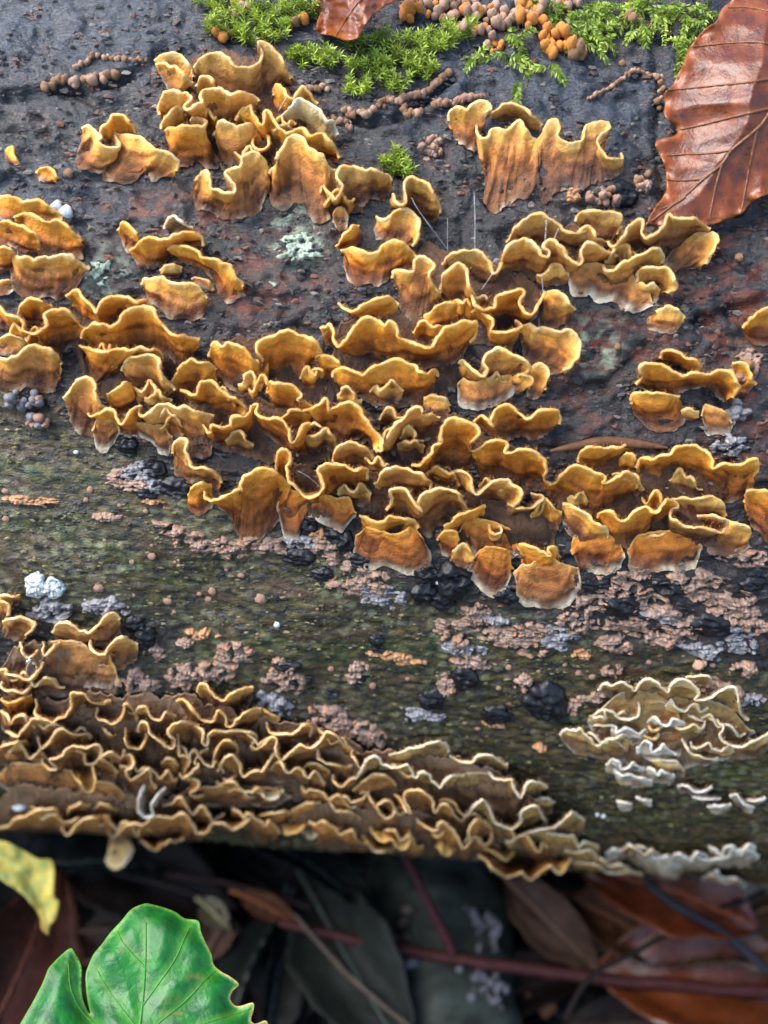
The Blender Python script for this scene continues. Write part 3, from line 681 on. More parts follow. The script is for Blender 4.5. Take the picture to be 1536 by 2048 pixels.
G_ = 'brackets of the ruffled shelf running down the middle of the log'
cluster(G_, [
 ('Q', '85,577 110,582 160,580 200,530 250,490 260,430 310,410 320,340 340,270 390,230 450,228 520,250 580,280 602,320 570,370 530,412 535,462', '100,612 150,642 210,687 270,662 330,622 450,602 560,592', 'g', 'tallest golden arch with smooth hollow underside, at the heart of the main shelf', H(14)),
 ('Q', '535,460 590,460 650,420 720,385 780,390 822,420 800,480 850,490 920,460 1000,460 1060,500 1110,540 1117,600 1100,680 1150,737', '570,560 640,640 740,672 850,692 950,692 1060,732 1140,762', 'g', 'stepped golden bracket with dark growth rings, running down from the tallest arch', H(13)),
 ('f', '1100,972 1115,960 1131,944 1149,935 1170,934 1192,946 1210,955 1203,966 1219,965 1240,952 1258,946 1271,962 1273,978', '1086,976 1110,992 1139,1006 1169,1017 1193,1022 1222,1011 1252,996 1270,980', 'g', 'broad tongue-shaped bracket with an orange tuft in its notch', H(11)),
 ('S', '262,255 270,200 330,155 400,150 480,160 560,150 632,130', '270,272 340,292 420,282 500,212 590,172', 'g', 'smooth bean-shaped bracket with hairy end, beside the dry leaf sliver', H(9)),
 ('S', '540,222 590,200 640,220 657,262', '490,302 560,295 650,322', 'g', 'small lobe hanging between the bean-shaped and the bridge-like bracket', H(6)),
 ('S', '650,295 670,235 720,230 760,235 810,205 880,205 920,160 980,135 1050,140 1110,170 1152,220 1152,280 1180,297 1240,265 1310,270 1390,265 1430,230 1465,230 1472,270 1440,342', '670,332 700,387 760,382 820,342 950,312 1060,342 1180,372 1210,440 1260,482 1330,482 1400,432', 'g', 'bridge-like golden bracket with a high hump and a fan-shaped right foot', H(11)),
 ('S', '1375,525 1390,450 1460,445 1540,450 1620,470', '1390,560 1420,640 1480,690 1500,740 1600,800', 'g', 'golden bracket with white pleated side at the right end of the main shelf', H(7)),
 ('S', '150,535 190,530 240,560 290,590 320,612 360,650 420,690 462,712 450,762', '130,602 190,682 270,742 340,782 420,782', 'p', 'slanting striated bracket with a beaded edge', H(8)),
 ('S', '390,632 400,590 450,575 500,610 550,652 610,620 650,570 710,555 760,590 790,590 830,540 860,510 910,515 932,552', '420,702 480,762 560,792 660,782 730,692 790,652 860,602', 'g', 'wavy bracket with orange fringe rising to a narrow hump', H(11)),
 ('S', '932,550 875,570 880,622 920,662 980,687 1040,692 1080,687 1150,712 1220,727 1267,692 1255,640 1200,620 1150,610 1060,612', '862,622 880,702 960,742 1060,762 1160,762 1250,742', 'r', 'bracket rolled into an open brown cup at the end of the main shelf', H(11)),
 ('S', '890,502 960,490 1050,502 1110,485 1180,500 1240,540 1252,612', '930,582 1050,602 1150,622 1240,642', 'r', 'thin hood behind the open brown cup', H(7)),
 ('S', '1260,642 1330,670 1412,690 1410,752', '1080,802 1150,832 1230,837 1300,832 1400,782', 'p', 'flat lobe with pale square corner under the open brown cup', H(6)),
 ('S', '590,855 700,800 850,782 1000,772 1080,792', '570,892 590,962 640,992 740,987 830,962 930,982 1040,962 1085,902', 'g', 'flat golden crust with frilled pale margin over the black wet bark', FH(3)),
 ('S', '180,835 300,792 430,802 562,852', '230,932 310,972 410,997 500,972 567,932', 'g', 'flat mottled crust below the slanting striated bracket', FH(2.6)),
 ('S', '713,752 750,742 800,742 850,732 864,702', '710,782 800,785 862,762', 'p', 'tiny pinkish curl under the wavy bracket with the narrow hump', H(4)),
 ('P', '262,265 300,240 320,180 380,145 460,140 540,150 600,180 650,220 702,260 690,312', '280,332 380,372 500,332 600,342 690,332', 'p', 'rounded hood bracket left of the tallest arch', H(9)),
 ('P', '358,465 400,380 385,312 450,305 520,320 560,390 600,460 640,470 600,412 620,360 700,320 760,295 850,310 910,340 942,400 982,472', '370,492 440,517 540,492 580,572 640,622 700,622 730,562 800,522 900,502 975,482', 'p', 'bracket twisted into an S with a dark round tunnel beneath', H(12)),
 ('Q', '380,655 430,630 500,635 545,690 545,760 590,802 640,770 700,720 770,700 830,700 870,740 910,760 932,812 880,882 830,872', '390,702 440,762 560,832 680,872 760,852 810,880', 'p', 'S-shaped bracket with rust-brown top under the tallest arch', H(11)),
 ('Q', '835,885 870,912 950,912 1040,892 1097,842 1080,802 1010,790', '812,892 850,947 940,957 1060,912', 'r', 'shallow brown dish at the end of the S-shaped bracket', H(8)),
 ('P', '798,595 860,550 920,500 1000,470 1070,450 1117,435', '762,662 850,632 950,622 1060,602 1140,562', 'g', 'slanting golden tongue beside the dark round tunnel', H(9)),
 ('P', '1138,580 1150,632 1190,652 1240,632 1247,580 1220,575', '1160,672 1200,692 1250,662', 'p', 'tiny ring-like curl on the mottled crust', H(5)),
 ('P', '148,505 200,512 260,550 330,560 380,520 430,520 500,530 570,550 602,602', '180,642 300,702 420,702 500,642 590,655', 'g', 'orange saddle-shaped lobe above the big pale-edged foot', H(6)),
 ('P', '150,645 250,682 400,722 500,702 540,672 620,702', '100,742 80,802 130,882 240,917 340,882 430,922 530,962 610,952 692,872 697,802 640,742', 'g', 'big golden foot with broad white margin hanging over black cushions', FH(3.4)),
 ('P', '750,695 770,640 830,620 900,640 912,702', '760,732 810,772 900,765', 'g', 'small ribbed lobe under the slanting golden tongue', H(4)),
 ('P', '858,785 940,722 990,762 1032,832', '830,862 900,877 980,867 1022,862', 'p', 'little flap with white foot beside the black lumps', H(3.5)),
 ('P', '1060,872 1100,830 1180,820 1270,840 1342,882', '950,902 980,962 1040,1032 1110,1092 1190,1127 1240,1092 1310,1062', 'g', 'mottled lobe with white left margin, dripping towards the black lumps', FH(3.2)),
 ('f', '1037,1090 1060,1092 1085,1105 1102,1112 1098,1098 1113,1096 1118,1115', '1050,1165 1075,1160 1100,1142 1120,1126', 'g', 'bright yellow flap standing out above the lowest white-edged fan', H(7)),
 ('f', '1030,1140 1060,1150 1090,1130 1130,1150 1155,1145', '1026,1170 1038,1203 1068,1212 1108,1215 1138,1205 1163,1170 1159,1148', 'p', 'lowest white-edged fan of the main shelf', FH(3.2)),
 ('P', '900,642 1000,602 1150,622 1300,682 1402,762', '920,722 1000,782 1080,842 1200,832 1340,872', 'g', 'wet mottled crust with a tiny ring-like curl on it', FH(2.2)),
], ext=16)

G_ = 'brackets of the left half of the main shelf'
cluster(G_, [
 ('N', '868,645 880,570 930,525 970,560 960,622 990,682 1020,752 1100,752 1170,782 1222,822 1232,872', '870,692 890,772 960,812 1060,812 1150,842 1220,892', 'p', 'narrow ear-shaped bracket curling round a brown hollow above grey crust', H(9)),
 ('O', '58,505 100,430 170,410 242,432', '55,572 130,597 200,572 270,562', 'g', 'small flat ear at the lower left of the wet black hollow', H(4.5)),
 ('O', '185,472 200,522 250,542 330,522 400,482 465,460 480,470 470,420 500,360 560,320 620,300 700,310 800,370 852,422', '300,562 400,652 430,742 490,822 560,842 640,772 745,752', 'g', 'big cupped bracket with dark inside and white drip-like foot', H(11)),
 ('O', '740,485 800,502 900,562 1050,572 1200,602 1380,602', '750,782 790,842 900,857 940,752 1000,672 1100,722 1200,782 1330,792', 'g', 'mottled golden sheet with a broad white foot, above black lumps', FH(2.6)),
 ('O', '745,310 745,200 780,160 830,170 842,230 820,300 830,392 880,442 960,512 1040,512 1102,452 1090,372 1065,320 1110,270 1170,262 1260,275 1340,320 1400,300 1442,300 1430,372', '760,345 830,422 880,472 960,542 1080,542 1200,512 1330,502 1420,442', 'g', 'bracket with a deep white-fringed bowl crossed by spider silk', H(13)),
 ('O', '1180,245 1190,170 1240,115 1330,105 1400,130 1460,170 1477,222', '1210,262 1300,277 1380,285 1470,292', 'p', 'rounded tan knob-like bracket behind the white-fringed bowl', H(8)),
 ('J', '150,285 160,200 190,175 240,210 280,180 330,190 400,215 450,260 500,312 570,302 602,302', '170,362 260,442 400,532 500,582 590,607', 'g', 'wide orange-brown bracket with hairy dip, left of the hooded one', H(9)),
 ('J', '490,325 570,312 530,262 515,222 550,160 640,130 700,95 770,90 840,120 920,150 990,190 1007,250 965,282', '500,382 580,437 660,432 740,412 830,422 890,382', 'g', 'hooded golden bracket with a dark cave under its dome', H(12)),
 ('J', '963,295 1030,275 1100,300 1152,350 1145,392', '960,372 1010,472 1100,472 1150,422', 'g', 'small rounded hood beside the dark cave', H(8)),
 ('J', '888,395 950,385 1020,385 1032,432', '900,432 960,472 1012,502', 'g', 'little spout-like lip below the small rounded hood', H(6)),
 ('J', '600,565 600,480 650,490 730,505 800,515 852,560 830,612 880,632 932,662', '610,622 650,702 720,762 820,772 900,782', 'g', 'sail-like bracket with pointed corner above a black gap', H(10)),
 ('J', '95,805 130,862 165,862 170,812 240,832 310,812 330,760 380,740 440,740 470,690 482,660', '110,852 180,892 300,932 420,922 520,882', 'g', 'stair-stepped bracket edge left of the black gap', H(11)),
 ('J', '482,660 520,660 510,720 570,760 640,760 710,770 760,850 760,912 780,952 830,892 880,802 922,802', '500,792 600,842 680,902 750,957 840,992 940,962', 'g', 'bracket pinched to a V with a hairy tip beside the black gap', H(12)),
 ('J', '870,705 920,690 980,660 1040,610 1060,640 1060,700 1110,680 1180,640 1260,640 1310,690 1330,750 1400,832 1450,902 1470,952 1410,992 1480,1002 1482,902 1540,832', '900,762 990,832 1100,852 1200,902 1330,872 1390,932 1430,1022 1490,1042', 'g', 'pleated bracket with hairy crests and steep right side', H(12)),
 ('J', '918,825 960,800 1042,832', '940,862 1000,882 1040,855', 'p', 'pale little tongue under the pleated bracket with hairy crests', H(4)),
 ('N', '22,217 80,165 105,110 170,65 230,75 270,120 260,170 300,232 350,292 392,292', '40,252 80,352 150,442 230,467 300,442 335,382', 'p', 'pale frilled bracket at the lower left corner of the main shelf', H(8)),
 ('E', '820,812 860,780 930,740 960,710 1012,720', '840,882 920,902 1050,882 1105,852', 'g', 'golden block-like lobe right of the pale frilled bracket', H(8)),
 ('N', '210,335 240,352 300,330 370,310 410,320 430,372 470,412 510,372 560,302 622,270', '230,382 330,412 460,442 600,472 680,482', 'g', 'bracket edge with a sharp yellow dip near the pale frilled one', H(10)),
 ('N', '622,272 605,332 640,352 700,332 740,280 810,262 880,290 920,300 970,270 1020,310 1090,332 1180,352', '680,482 780,472 860,472 960,522 1050,612 1130,627 1192,522', 'p', 'broad smooth tan bracket spreading above the wet black hollow', H(8)),
 ('N', '255,485 330,450 420,470 467,502', '245,562 290,632 350,642 390,592 452,542', 'p', 'drop-shaped foot with thick white margin on green bark', FH(3.5)),
 ('N', '480,475 600,492 720,502 852,522', '500,492 620,522 720,562 760,642 830,662 882,622', 'p', 'thin crust with yellow foot above the grey crust', FH(2.6)),
 ('N', '922,162 970,180 1040,190 1070,150 1080,100 1130,85 1190,110 1220,150 1290,200 1370,240 1422,290 1410,347', '960,232 1030,302 1100,322 1200,302 1300,292 1390,342', 'g', 'peaked bracket with a long straight slope to the right', H(10)),
 ('f', '342,767 354,747 365,728 383,719 396,726 406,727 422,728 432,740', '345,782 370,788 400,788 430,772', 'g', 'deep orange cup-like bracket above the peaked one', H(9)),
 ('E', '510,55 550,20 600,15 640,60 690,110 740,182 770,112 830,60 900,50 980,65 1050,100 1110,80 1150,120 1177,152', '560,142 650,192 750,242 830,272 900,252 1000,182 1100,137', 'g', 'topmost bracket of the left half with a white-fringed dip', H(10)),
 ('E', '635,372 645,310 700,270 780,270 850,290 900,252 960,180 1040,135 1120,135 1170,160 1190,210 1240,262 1290,322 1360,352 1440,362 1527,377', '650,422 800,462 950,452 1080,442 1250,432 1310,492 1370,542 1440,532 1500,472', 'g', 'large double-domed smooth golden bracket', H(12)),
 ('E', '608,425 660,442 740,472 830,472 900,457 1000,472 1090,452 1140,472 1200,452 1240,492 1247,532', '650,522 670,622 740,692 800,652 870,602 942,562', 'g', 'long shelf-like bracket directly under the double-domed one', H(11)),
 ('E', '938,625 950,560 1010,520 1090,510 1150,500 1210,532 1220,592 1250,662 1300,722 1342,772', '950,662 980,732 1080,762 1180,822 1270,802 1315,765', 'p', 'pale smooth bracket with white specks and straight right edge', H(10)),
 ('E', '-40,100 30,180 80,200 140,222 182,258 190,312 240,342 310,322 362,270 342,190 390,155 450,165 510,165 560,200 600,252 652,292', '-40,240 100,302 190,372 300,412 420,422 540,402 645,372', 'g', 'deeply bowed bracket at the left end of the main shelf', H(11)),
 ('E', '148,195 160,130 210,85 270,80 330,95 397,137', '180,215 280,235 345,205', 'g', 'rounded dome behind the deeply bowed bracket', H(8)),
 ('E', '-60,490 30,532 80,530 150,490 220,440 300,440 380,450 440,500 472,580', '-60,690 60,722 130,722 200,692 270,722 400,742 462,645', 'p', 'dish with brown middle below the deeply bowed bracket, above grey pips', H(8)),
 ('E', '-20,385 80,350 160,370 202,412', '-10,455 100,465 192,445', 'p', 'thin brown lobe between the bowed bracket and the dish', H(4)),
], ext=18)
cluster('brackets of the lone cluster on the right', [
 ('M', '713,375 730,320 790,310 850,340 930,380 990,400 1017,440 990,482', '740,402 800,415 900,437 960,485', 'g', 'curved upper bracket of the lone cluster on red-black bark', H(8)),
 ('M', '528,575 570,520 560,450 610,415 690,420 760,450 820,485 880,512 950,490 1050,495 1120,490 1200,470 1260,490 1290,540 1312,590 1250,682', '540,592 590,632 680,642 800,652 940,612 1060,592 1130,642 1190,712 1240,702', 'g', 'long moustache-shaped bracket of the lone cluster on red-black bark', H(9)),
 ('M', '493,725 500,660 560,635 640,640 700,635 780,660 862,667', '490,762 530,832 590,892 660,932 760,942 840,912 900,852 890,742', 'g', 'scallop-shell bracket with ribbed pale left side', H(7)),
 ('M', '1260,412 1340,410 1380,450 1400,520 1437,580', '1290,482 1310,562 1290,652 1360,642 1420,602', 'g', 'yellow fuzzy flap at the end of the moustache-shaped bracket', H(6)),
 ('M', '1020,725 1100,740 1190,770 1242,832', '1040,932 1080,967 1150,952 1230,967 1272,902', 'p', 'flat mottled lobe below the moustache-shaped bracket', FH(3)),
 ('M', '868,785 930,760 1002,792', '890,832 950,852 990,840', 'p', 'small greyish-pink lobe beside the scallop-shell bracket', H(3)),
])
cluster('brackets at the right edge', [
 ('f', '1488,657 1500,640 1520,625 1555,606', '1492,670 1505,685 1520,691 1555,692', 'g', 'pointed golden bracket on black bark beside pinkish lumps, away from the clusters', H(7)),
])
cluster('small lone curls on the bare bark', [
 ('a', '145,695 158,676 185,672 212,682 228,708 222,735', '150,715 170,735 195,742 215,738', 'g', 'small lone oval cup of golden fungus on bare bark', H(4)),
 ('a', '25,600 45,588 52,620 78,655', '22,625 40,660 75,672', 'g', 'tiny lone golden curl on bare bark near the oval cup', H(3)),
])
G_ = 'brackets of the crowded lower shelf'
LT = 'thin wavy cream-edged bracket in the crowded lower shelf'
LB = 'narrow cream-edged bracket hanging from the log bottom edge'
cluster(G_, [
 ('T', '-30,30 30,40 90,50 152,45', '-30,80 60,80 140,70', 't', 'short bracket just below the whitish blob', H(6)),
 ('T', '-30,90 30,95 67,150 60,192', '-30,172 40,215', 't', 'bent bracket stub below the short one under the whitish blob', H(6)),
 ('T', '18,245 70,230 140,215 210,230 262,270 240,302 190,352', '0,295 60,315 130,345 180,365', 't', 'smooth tan bracket with a little hole, first of the lower shelf', H(8)),
 ('T', '150,400 160,442 200,512 250,512 292,470', '140,450 190,545 285,525', 't', 'thin loop of bracket edge holding a water drop', H(9)),
 ('T', '330,395 335,492 370,492 420,432 462,402', '322,440 360,525 452,455', 't', 'thin loop of bracket edge like a hook', H(8)),
 ('T', '403,335 430,280 500,255 560,270 620,310 690,332 730,292 780,240 830,190 880,180 922,220', '420,365 520,385 620,378 720,368 830,345 930,295', 't', 'smooth wide bracket with a raised right horn, topmost of the lower shelf', H(9)),
 ('T', '690,385 695,442 740,492 790,492 840,432 910,380 980,375 1062,412', '710,465 780,525 850,550 960,515 1055,475', 't', 'bowl-shaped bracket with pleated end under the raised horn', H(10)),
 ('T', '300,525 420,475 540,480 620,490 700,540 770,560 830,570 862,642 900,702 932,742', '300,680 400,722 480,762 600,752 700,742 800,742 922,755', 't', 'broad flat mottled brown sheet in the lower shelf', FH(3.8)),
 ('T', '-20,612 40,610 30,642 120,662 230,692 290,632 332,560', '-20,665 60,695 160,725 240,715 322,645', 't', 'thin V-shaped bracket edge below the water drop', H(10)),
 ('T', '15,705 10,742 50,772 110,777 170,802 220,762 242,702', '20,765 90,805 180,825 242,765', 't', 'thin looped bracket edge below the V-shaped one', H(10)),
 ('T', '5,835 50,862 140,852 242,812', '15,885 120,925 252,895', 'g', 'yellowish bracket below the looped edge', H(8)),
 ('T', '270,835 280,882 270,952 310,992 360,997 410,1022 460,987 520,962 552,890 552,802 610,800 670,832 700,862 780,872 852,852', '290,1005 400,1045 520,1005 620,965 720,935 852,895', 'r', 'bracket edge dropping into a deep rust-lined bay with white point', H(13)),
 ('T', '740,905 745,982 800,1012 860,1022 920,1002 950,942 962,882 1000,892 1040,972 1062,992', '750,1005 850,1045 950,1015 1055,1015', 'r', 'rust-lined bay-shaped bracket next to the white-pointed bay', H(12)),
 ('T', '43,1085 90,1112 140,1122 190,1062 240,1002 300,990 370,1022 422,1052', '60,1125 150,1165 260,1130 405,1105', 't', LT, H(10)),
 ('U', '288,130 310,192 340,212 390,152 430,92 480,75 540,100 600,120 670,110 702,142', '310,215 400,235 500,200 620,180 705,165', 't', LT, H(11)),
 ('U', '-40,235 40,190 120,180 212,160', '-40,265 80,250 180,275 225,205', 't', LT, H(9)),
 ('U', '320,295 340,342 400,387 442,372 380,312 440,290 500,250 560,200 640,220 700,210 750,190 772,240 760,302 790,290 830,250 870,250 910,292 950,270 967,230', '330,335 400,405 480,378 560,310 650,285 740,340 820,310 955,315', 't', 'bracket with hooked left corner above the rusty tongue', H(12)),
 ('U', '543,382 560,432 620,492 660,552 710,542 742,472 720,420 700,342', '570,345 610,322 650,312 685,325', 'r', 'rusty-orange tongue hanging with its upper side showing', H(13)),
 ('U', '783,60 840,122 892,112', '790,100 860,142 895,130', 't', 'short fat stub in the black gap of the lower shelf', H(6)),
 ('U', '958,60 960,172 1000,212 1060,217 1110,182 1122,102', '970,195 1050,240 1115,215', 'r', 'U-shaped bracket with rust-orange upper side', H(12)),
 ('U', '1058,95 1070,30 1130,30 1160,102 1220,162 1290,222 1340,212 1352,152 1290,102 1310,50 1380,20 1450,20 1532,50', '1070,115 1140,155 1230,235 1320,245 1400,165 1540,130', 't', 'bracket edge plunging in a long pale V between two humps', H(13)),
 ('V', '60,408 80,410 150,450 180,482 170,552 210,577 220,492 260,465 340,480 440,470 520,480 592,500 590,542 540,562', '80,470 170,570 230,585 320,530 440,520 590,560', 't', 'bracket with a narrow pocket and a long level edge', H(11)),
 ('U', '940,285 1000,270 1022,342 970,392 1000,462 1050,442 1100,402 1140,380 1162,472 1202,512', '960,325 990,475 1080,487 1182,545', 't', LT, H(11)),
 ('U', '1378,405 1400,442 1460,412 1532,352 1500,312', '1390,455 1480,447 1560,400', 't', LT, H(9)),
 ('U', '1238,335 1280,290 1330,300 1372,352', '1232,402 1300,415 1365,405', 't', 'small brown arch left of the plain wavy bracket edge', H(6)),
 ('U', '1112,500 1080,562 1060,642 1080,712 1130,742 1182,722 1152,662 1200,592 1262,512', '1130,522 1112,642 1140,692 1160,660 1205,600', 'W', 'white Y-shaped bracket standing out from the lower shelf', H(10)),
 ('U', '-20,405 200,420 400,442 550,482 750,552 1000,602', '-40,555 60,530 130,510 240,522 370,552 420,602 510,632 650,612 850,642 1000,642', 't', 'purple-brown crust with long white lower margin, left of the white Y', FH(2.4)),
 ('U', '-40,820 50,822 120,762 200,735 260,700 330,685 420,690 480,742 502,802', '-20,865 100,855 200,875 300,915 460,885', 't', LB, H(9)),
 ('U', '480,785 490,852 530,882 580,822 650,762 740,740 842,742', '480,885 540,915 640,895 835,805', 't', LB, H(10)),
 ('U', '528,735 540,672 600,650 692,662', '540,745 610,735 682,725', 't', LT, H(7)),
 ('U', '708,695 780,650 850,670 902,682', '720,710 800,720 885,710', 't', LT, H(5)),
 ('U', '830,835 850,882 890,902 930,842 1000,802 1100,802 1160,762 1230,732 1310,752 1400,722 1450,752 1470,822 1520,862 1562,852', '850,905 950,905 1100,880 1250,845 1400,830 1545,895', 't', LB, H(10)),
 ('U', '1083,912 1140,962 1190,992 1240,962 1300,922 1350,932 1412,902', '1085,880 1200,905 1400,870', 't', LB, H(10)),
 ('U', '813,1075 840,1122 890,1142 950,1112 1000,1052 1017,990 980,970', '830,1022 880,1002 960,972', 'w', 'round whitish bracket dangling below the log', H(9)),
 ('V', '133,175 150,125 190,115 230,160 280,210 330,237 380,202 430,162 500,150 562,140', '170,215 300,265 400,275 562,195', 'r', 'orange-brown bracket standing apart above the lower shelf, beside grey crust', H(10)),
 ('V', '-30,240 40,240 90,302 150,372 220,407 270,382 300,312 340,352 350,422 390,437 430,402 480,342 560,302 622,297', '0,305 120,388 220,430 340,450 440,460 560,440 650,445', 'r', 'bracket edge in two smooth orange-brown waves', H(12)),
 ('V', '613,292 660,322 720,352 772,362', '640,335 700,372 755,378', 'r', 'orange sliver at the end of the two-wave bracket', H(5)),
 ('V', '663,405 670,452 730,492 800,502 880,492 930,442 980,420 1012,452 990,512', '680,475 780,525 900,525 992,525', 't', 'boat-shaped bracket below the orange sliver', H(11)),
 ('V', '538,585 580,612 640,582 690,532 740,532 730,602 750,672 800,692 840,642 920,582 1010,602 1070,562 1110,490 1180,490 1230,532 1260,592 1312,602', '560,625 700,650 790,718 900,675 1050,645 1150,605 1300,650', 't', 'long bracket with a deep dip and a high white hump', H(13)),
 ('V', '1312,602 1322,652 1350,702 1400,762 1430,702 1480,672 1542,682', '1320,650 1400,785 1480,730 1545,745', 't', LT, H(11)),
 ('V', '1048,605 1060,672 1130,722 1200,742 1322,732', '1060,695 1180,757 1322,757', 't', LT, H(8)),
 ('V', '258,725 263,642 310,582 380,550 430,582 432,642', '290,785 350,700 432,680', 'r', 'tall orange hood in the lower shelf', H(12)),
 ('V', '288,785 310,712 390,655 440,702 470,782 490,832 530,792 600,767 650,767 690,702 732,642', '300,795 380,790 440,812 490,868 560,850 660,815 742,735', 't', 'bracket edge folded in a sharp N before the orange hood', H(13)),
 ('V', '328,835 360,862 400,842 432,812', '335,860 380,880 430,840', 't', LT, H(6)),
 ('V', '368,935 430,912 480,932 520,972 572,972', '370,965 480,987 572,995', 't', LT, H(6)),
 ('V', '578,925 630,962 700,992 770,972 792,922', '600,875 690,890 780,870', 'w', 'pale rounded lip below the sharp N fold', H(8)),
 ('V', '1168,805 1190,872 1240,902 1290,852 1380,812 1422,772', '1190,895 1260,925 1402,865', 't', LT, H(10)),
 ('V', '1178,1005 1240,972 1290,982 1320,1022 1400,992 1450,942 1482,892', '1190,1025 1320,1057 1465,980', 't', LT, H(8)),
 ('W', '18,435 60,392 120,352 190,335 250,360 282,402', '40,478 140,450 272,437', 't', LT, H(9)),
 ('V', '-20,985 300,982 550,982 852,1002', '-40,1065 60,1052 200,1052 370,1062 560,1042 700,1062 862,1042', 't', 'pale-edged crust right of the white Y, along the log bottom', FH(2.4)),
 ('V', '948,765 1000,722 1080,732 1152,782', '960,805 1050,830 1142,825', 't', 'dull brown arch flat against the lower shelf', H(5)),
 ('V', '0,400 -20,440 -10,640 30,660 70,700 40,780 10,830', '-40,500 -30,700 -20,820', 't', 'upright frill of bracket edge beneath the pocketed one', H(7)),
 ('V', '220,600 150,650 120,700 150,740 60,810 20,830', '200,660 140,760 60,840', 't', LT, H(7)),
 ('V', '60,830 130,850 140,890 80,940 110,980 180,960', '70,870 100,960 175,985', 't', LT, H(6)),
 ('W', '240,217 290,205 340,190 380,170 440,165 500,145 560,135 602,170 600,202', '260,240 330,237 420,225 480,265 550,247 602,207', 'w', 'white-topped tongue-shaped bracket on top of the lower shelf right part', H(9)),
 ('W', '610,222 670,247 740,267 790,232 850,215 900,242 940,272 972,267', '640,252 730,285 820,270 920,297 968,287', 'w', 'white fringed bracket standing apart on green bark', H(8)),
 ('W', '-10,372 50,352 80,292 120,240 160,230 210,282 280,292 350,275 380,322 400,362 440,322 480,332 510,382 560,422 590,362 640,340 712,352', '20,388 90,325 220,325 380,382 500,440 570,452 640,412 722,380', 'w', 'wavy white-edged bracket above a long black gap', H(12)),
 ('W', '848,322 890,362 940,372 990,372 1010,432 1040,477 1070,452 1100,392 1140,380 1212,412', '860,357 940,410 1010,480 1090,490 1152,460', 'w', 'white-edged bracket dipping in a steep V near green bark', H(11)),
 ('W', '600,410 720,400 820,392 952,422', '600,425 660,442 740,457 820,442 900,472 980,492 1050,512 1130,492', 'w', 'thin sheet with bright white lower margin above the long black gap', FH(3)),
 ('W', '1138,492 1200,490 1262,502', '1150,508 1200,527 1252,518', 'w', 'small white flake at the end of the black gap', H(3)),
 ('W', '138,485 160,542 210,602 250,602 290,542 322,532', '150,525 230,635 312,570', 't', LT, H(9)),
 ('W', '272,455 310,502 350,562 382,562 330,492 340,450 400,430 460,440 500,492 520,572 560,522 600,525 640,582 690,627', '280,495 360,585 430,555 520,595 600,610 690,645', 't', 'bracket edge in two tight loops below the long black gap', H(13)),
 ('W', '690,627 730,572 780,522 820,495 850,542 880,612 930,652 990,672 1050,632 1060,572 1100,530 1150,535 1180,592 1212,642', '690,645 780,615 870,632 990,698 1100,665 1202,670', 'w', 'bracket edge in broad white-topped waves below the long black gap', H(13)),
 ('W', '408,605 430,642 490,672 540,682 545,642 590,630 640,682 670,752 700,787 740,742 740,662 780,612 820,620 862,642', '420,650 540,710 640,750 700,808 800,730 882,690', 't', 'bracket edge dropping in a pointed loop at the log bottom', H(12)),
 ('W', '523,772 560,812 600,832 642,792', '540,715 600,690 642,715', 'r', 'small ribbed brown fan beneath the pointed loop', H(9)),
 ('W', '768,695 780,742 830,767 870,732 872,692 830,680', '762,745 830,795 892,745', 't', 'small ring-shaped curl at the log bottom', H(7)),
 ('W', '953,745 990,752 1060,702 1140,682 1210,662 1270,657 1330,602 1370,570 1442,622', '970,775 1080,738 1200,712 1330,697 1442,655', 'w', 'long slanting white-tipped bracket reaching onto green bark', H(10)),
 ('W', '1098,725 1200,692 1330,712 1380,722 1400,782 1450,752 1532,772', '1080,775 1180,805 1220,795 1290,777 1400,800 1532,795', 'w', 'flat grey-brown bracket with white end below the slanting one', H(6)),
 ('W', '788,825 850,882 920,942 970,962 1060,932 1110,987 1180,922 1230,892 1290,942 1340,882 1352,852', '800,785 900,835 1000,865 1100,865 1200,840 1332,845', 't', 'large zigzag bracket hanging free below the log', H(12)),
 ('W', '818,785 880,802 940,852 970,862 1002,812', '812,765 900,785 982,785', 'r', 'orange-brown lip above the large zigzag bracket', H(7)),
 ('W', '128,655 150,702 200,742 260,732 290,782 340,782 372,722 350,682', '120,615 220,670 332,650', 'r', 'glossy rust-brown curled bracket below the log', H(11)),
 ('W', '78,705 140,792 200,802 267,802', '90,685 180,730 262,750', 't', LB, H(9)),
 ('Y', '878,615 960,632 1080,622 1160,682 1302,712', '900,648 1050,675 1200,725 1302,732', 'w', 'thin white-edged strip above the lowest strip on the right', H(5)),
 ('Y', '948,705 1040,722 1130,732 1220,792 1330,782 1420,792 1482,792', '960,735 1100,772 1250,837 1350,827 1482,805', 'w', 'lowest white-edged strip right of the large zigzag bracket', H(6)),
 ('Z', '638,335 650,382 700,387 750,352 802,322', '650,295 720,312 800,292', 'r', LB, H(8)),
 ('Z', '748,372 800,417 850,382 862,342', '760,332 805,320 842,325', 'w', LB, H(7)),
 ('Z', '468,292 540,272 640,255 682,272', '480,302 580,318 662,295', 't', LB, H(6)),
 ('Z', '678,255 760,210 862,200', '690,300 800,302 852,265', 't', LB, H(5)),
 ('Z', '868,332 920,362 1030,362', '880,305 950,318 1022,325', 'r', LB, H(6)),
 ('Z', '-10,262 60,302 100,372 150,387 190,342 260,322 330,362 400,322 452,272', '20,285 110,335 200,320 330,312 442,262', 't', LB, H(9)),
 ('Z', '900,170 950,240 1000,250 1060,260 1110,300', '910,150 1000,215 1100,270', 't', LB, H(6)),
], ext=24)
G2_ = 'white-edged brackets on the green bark at the right'
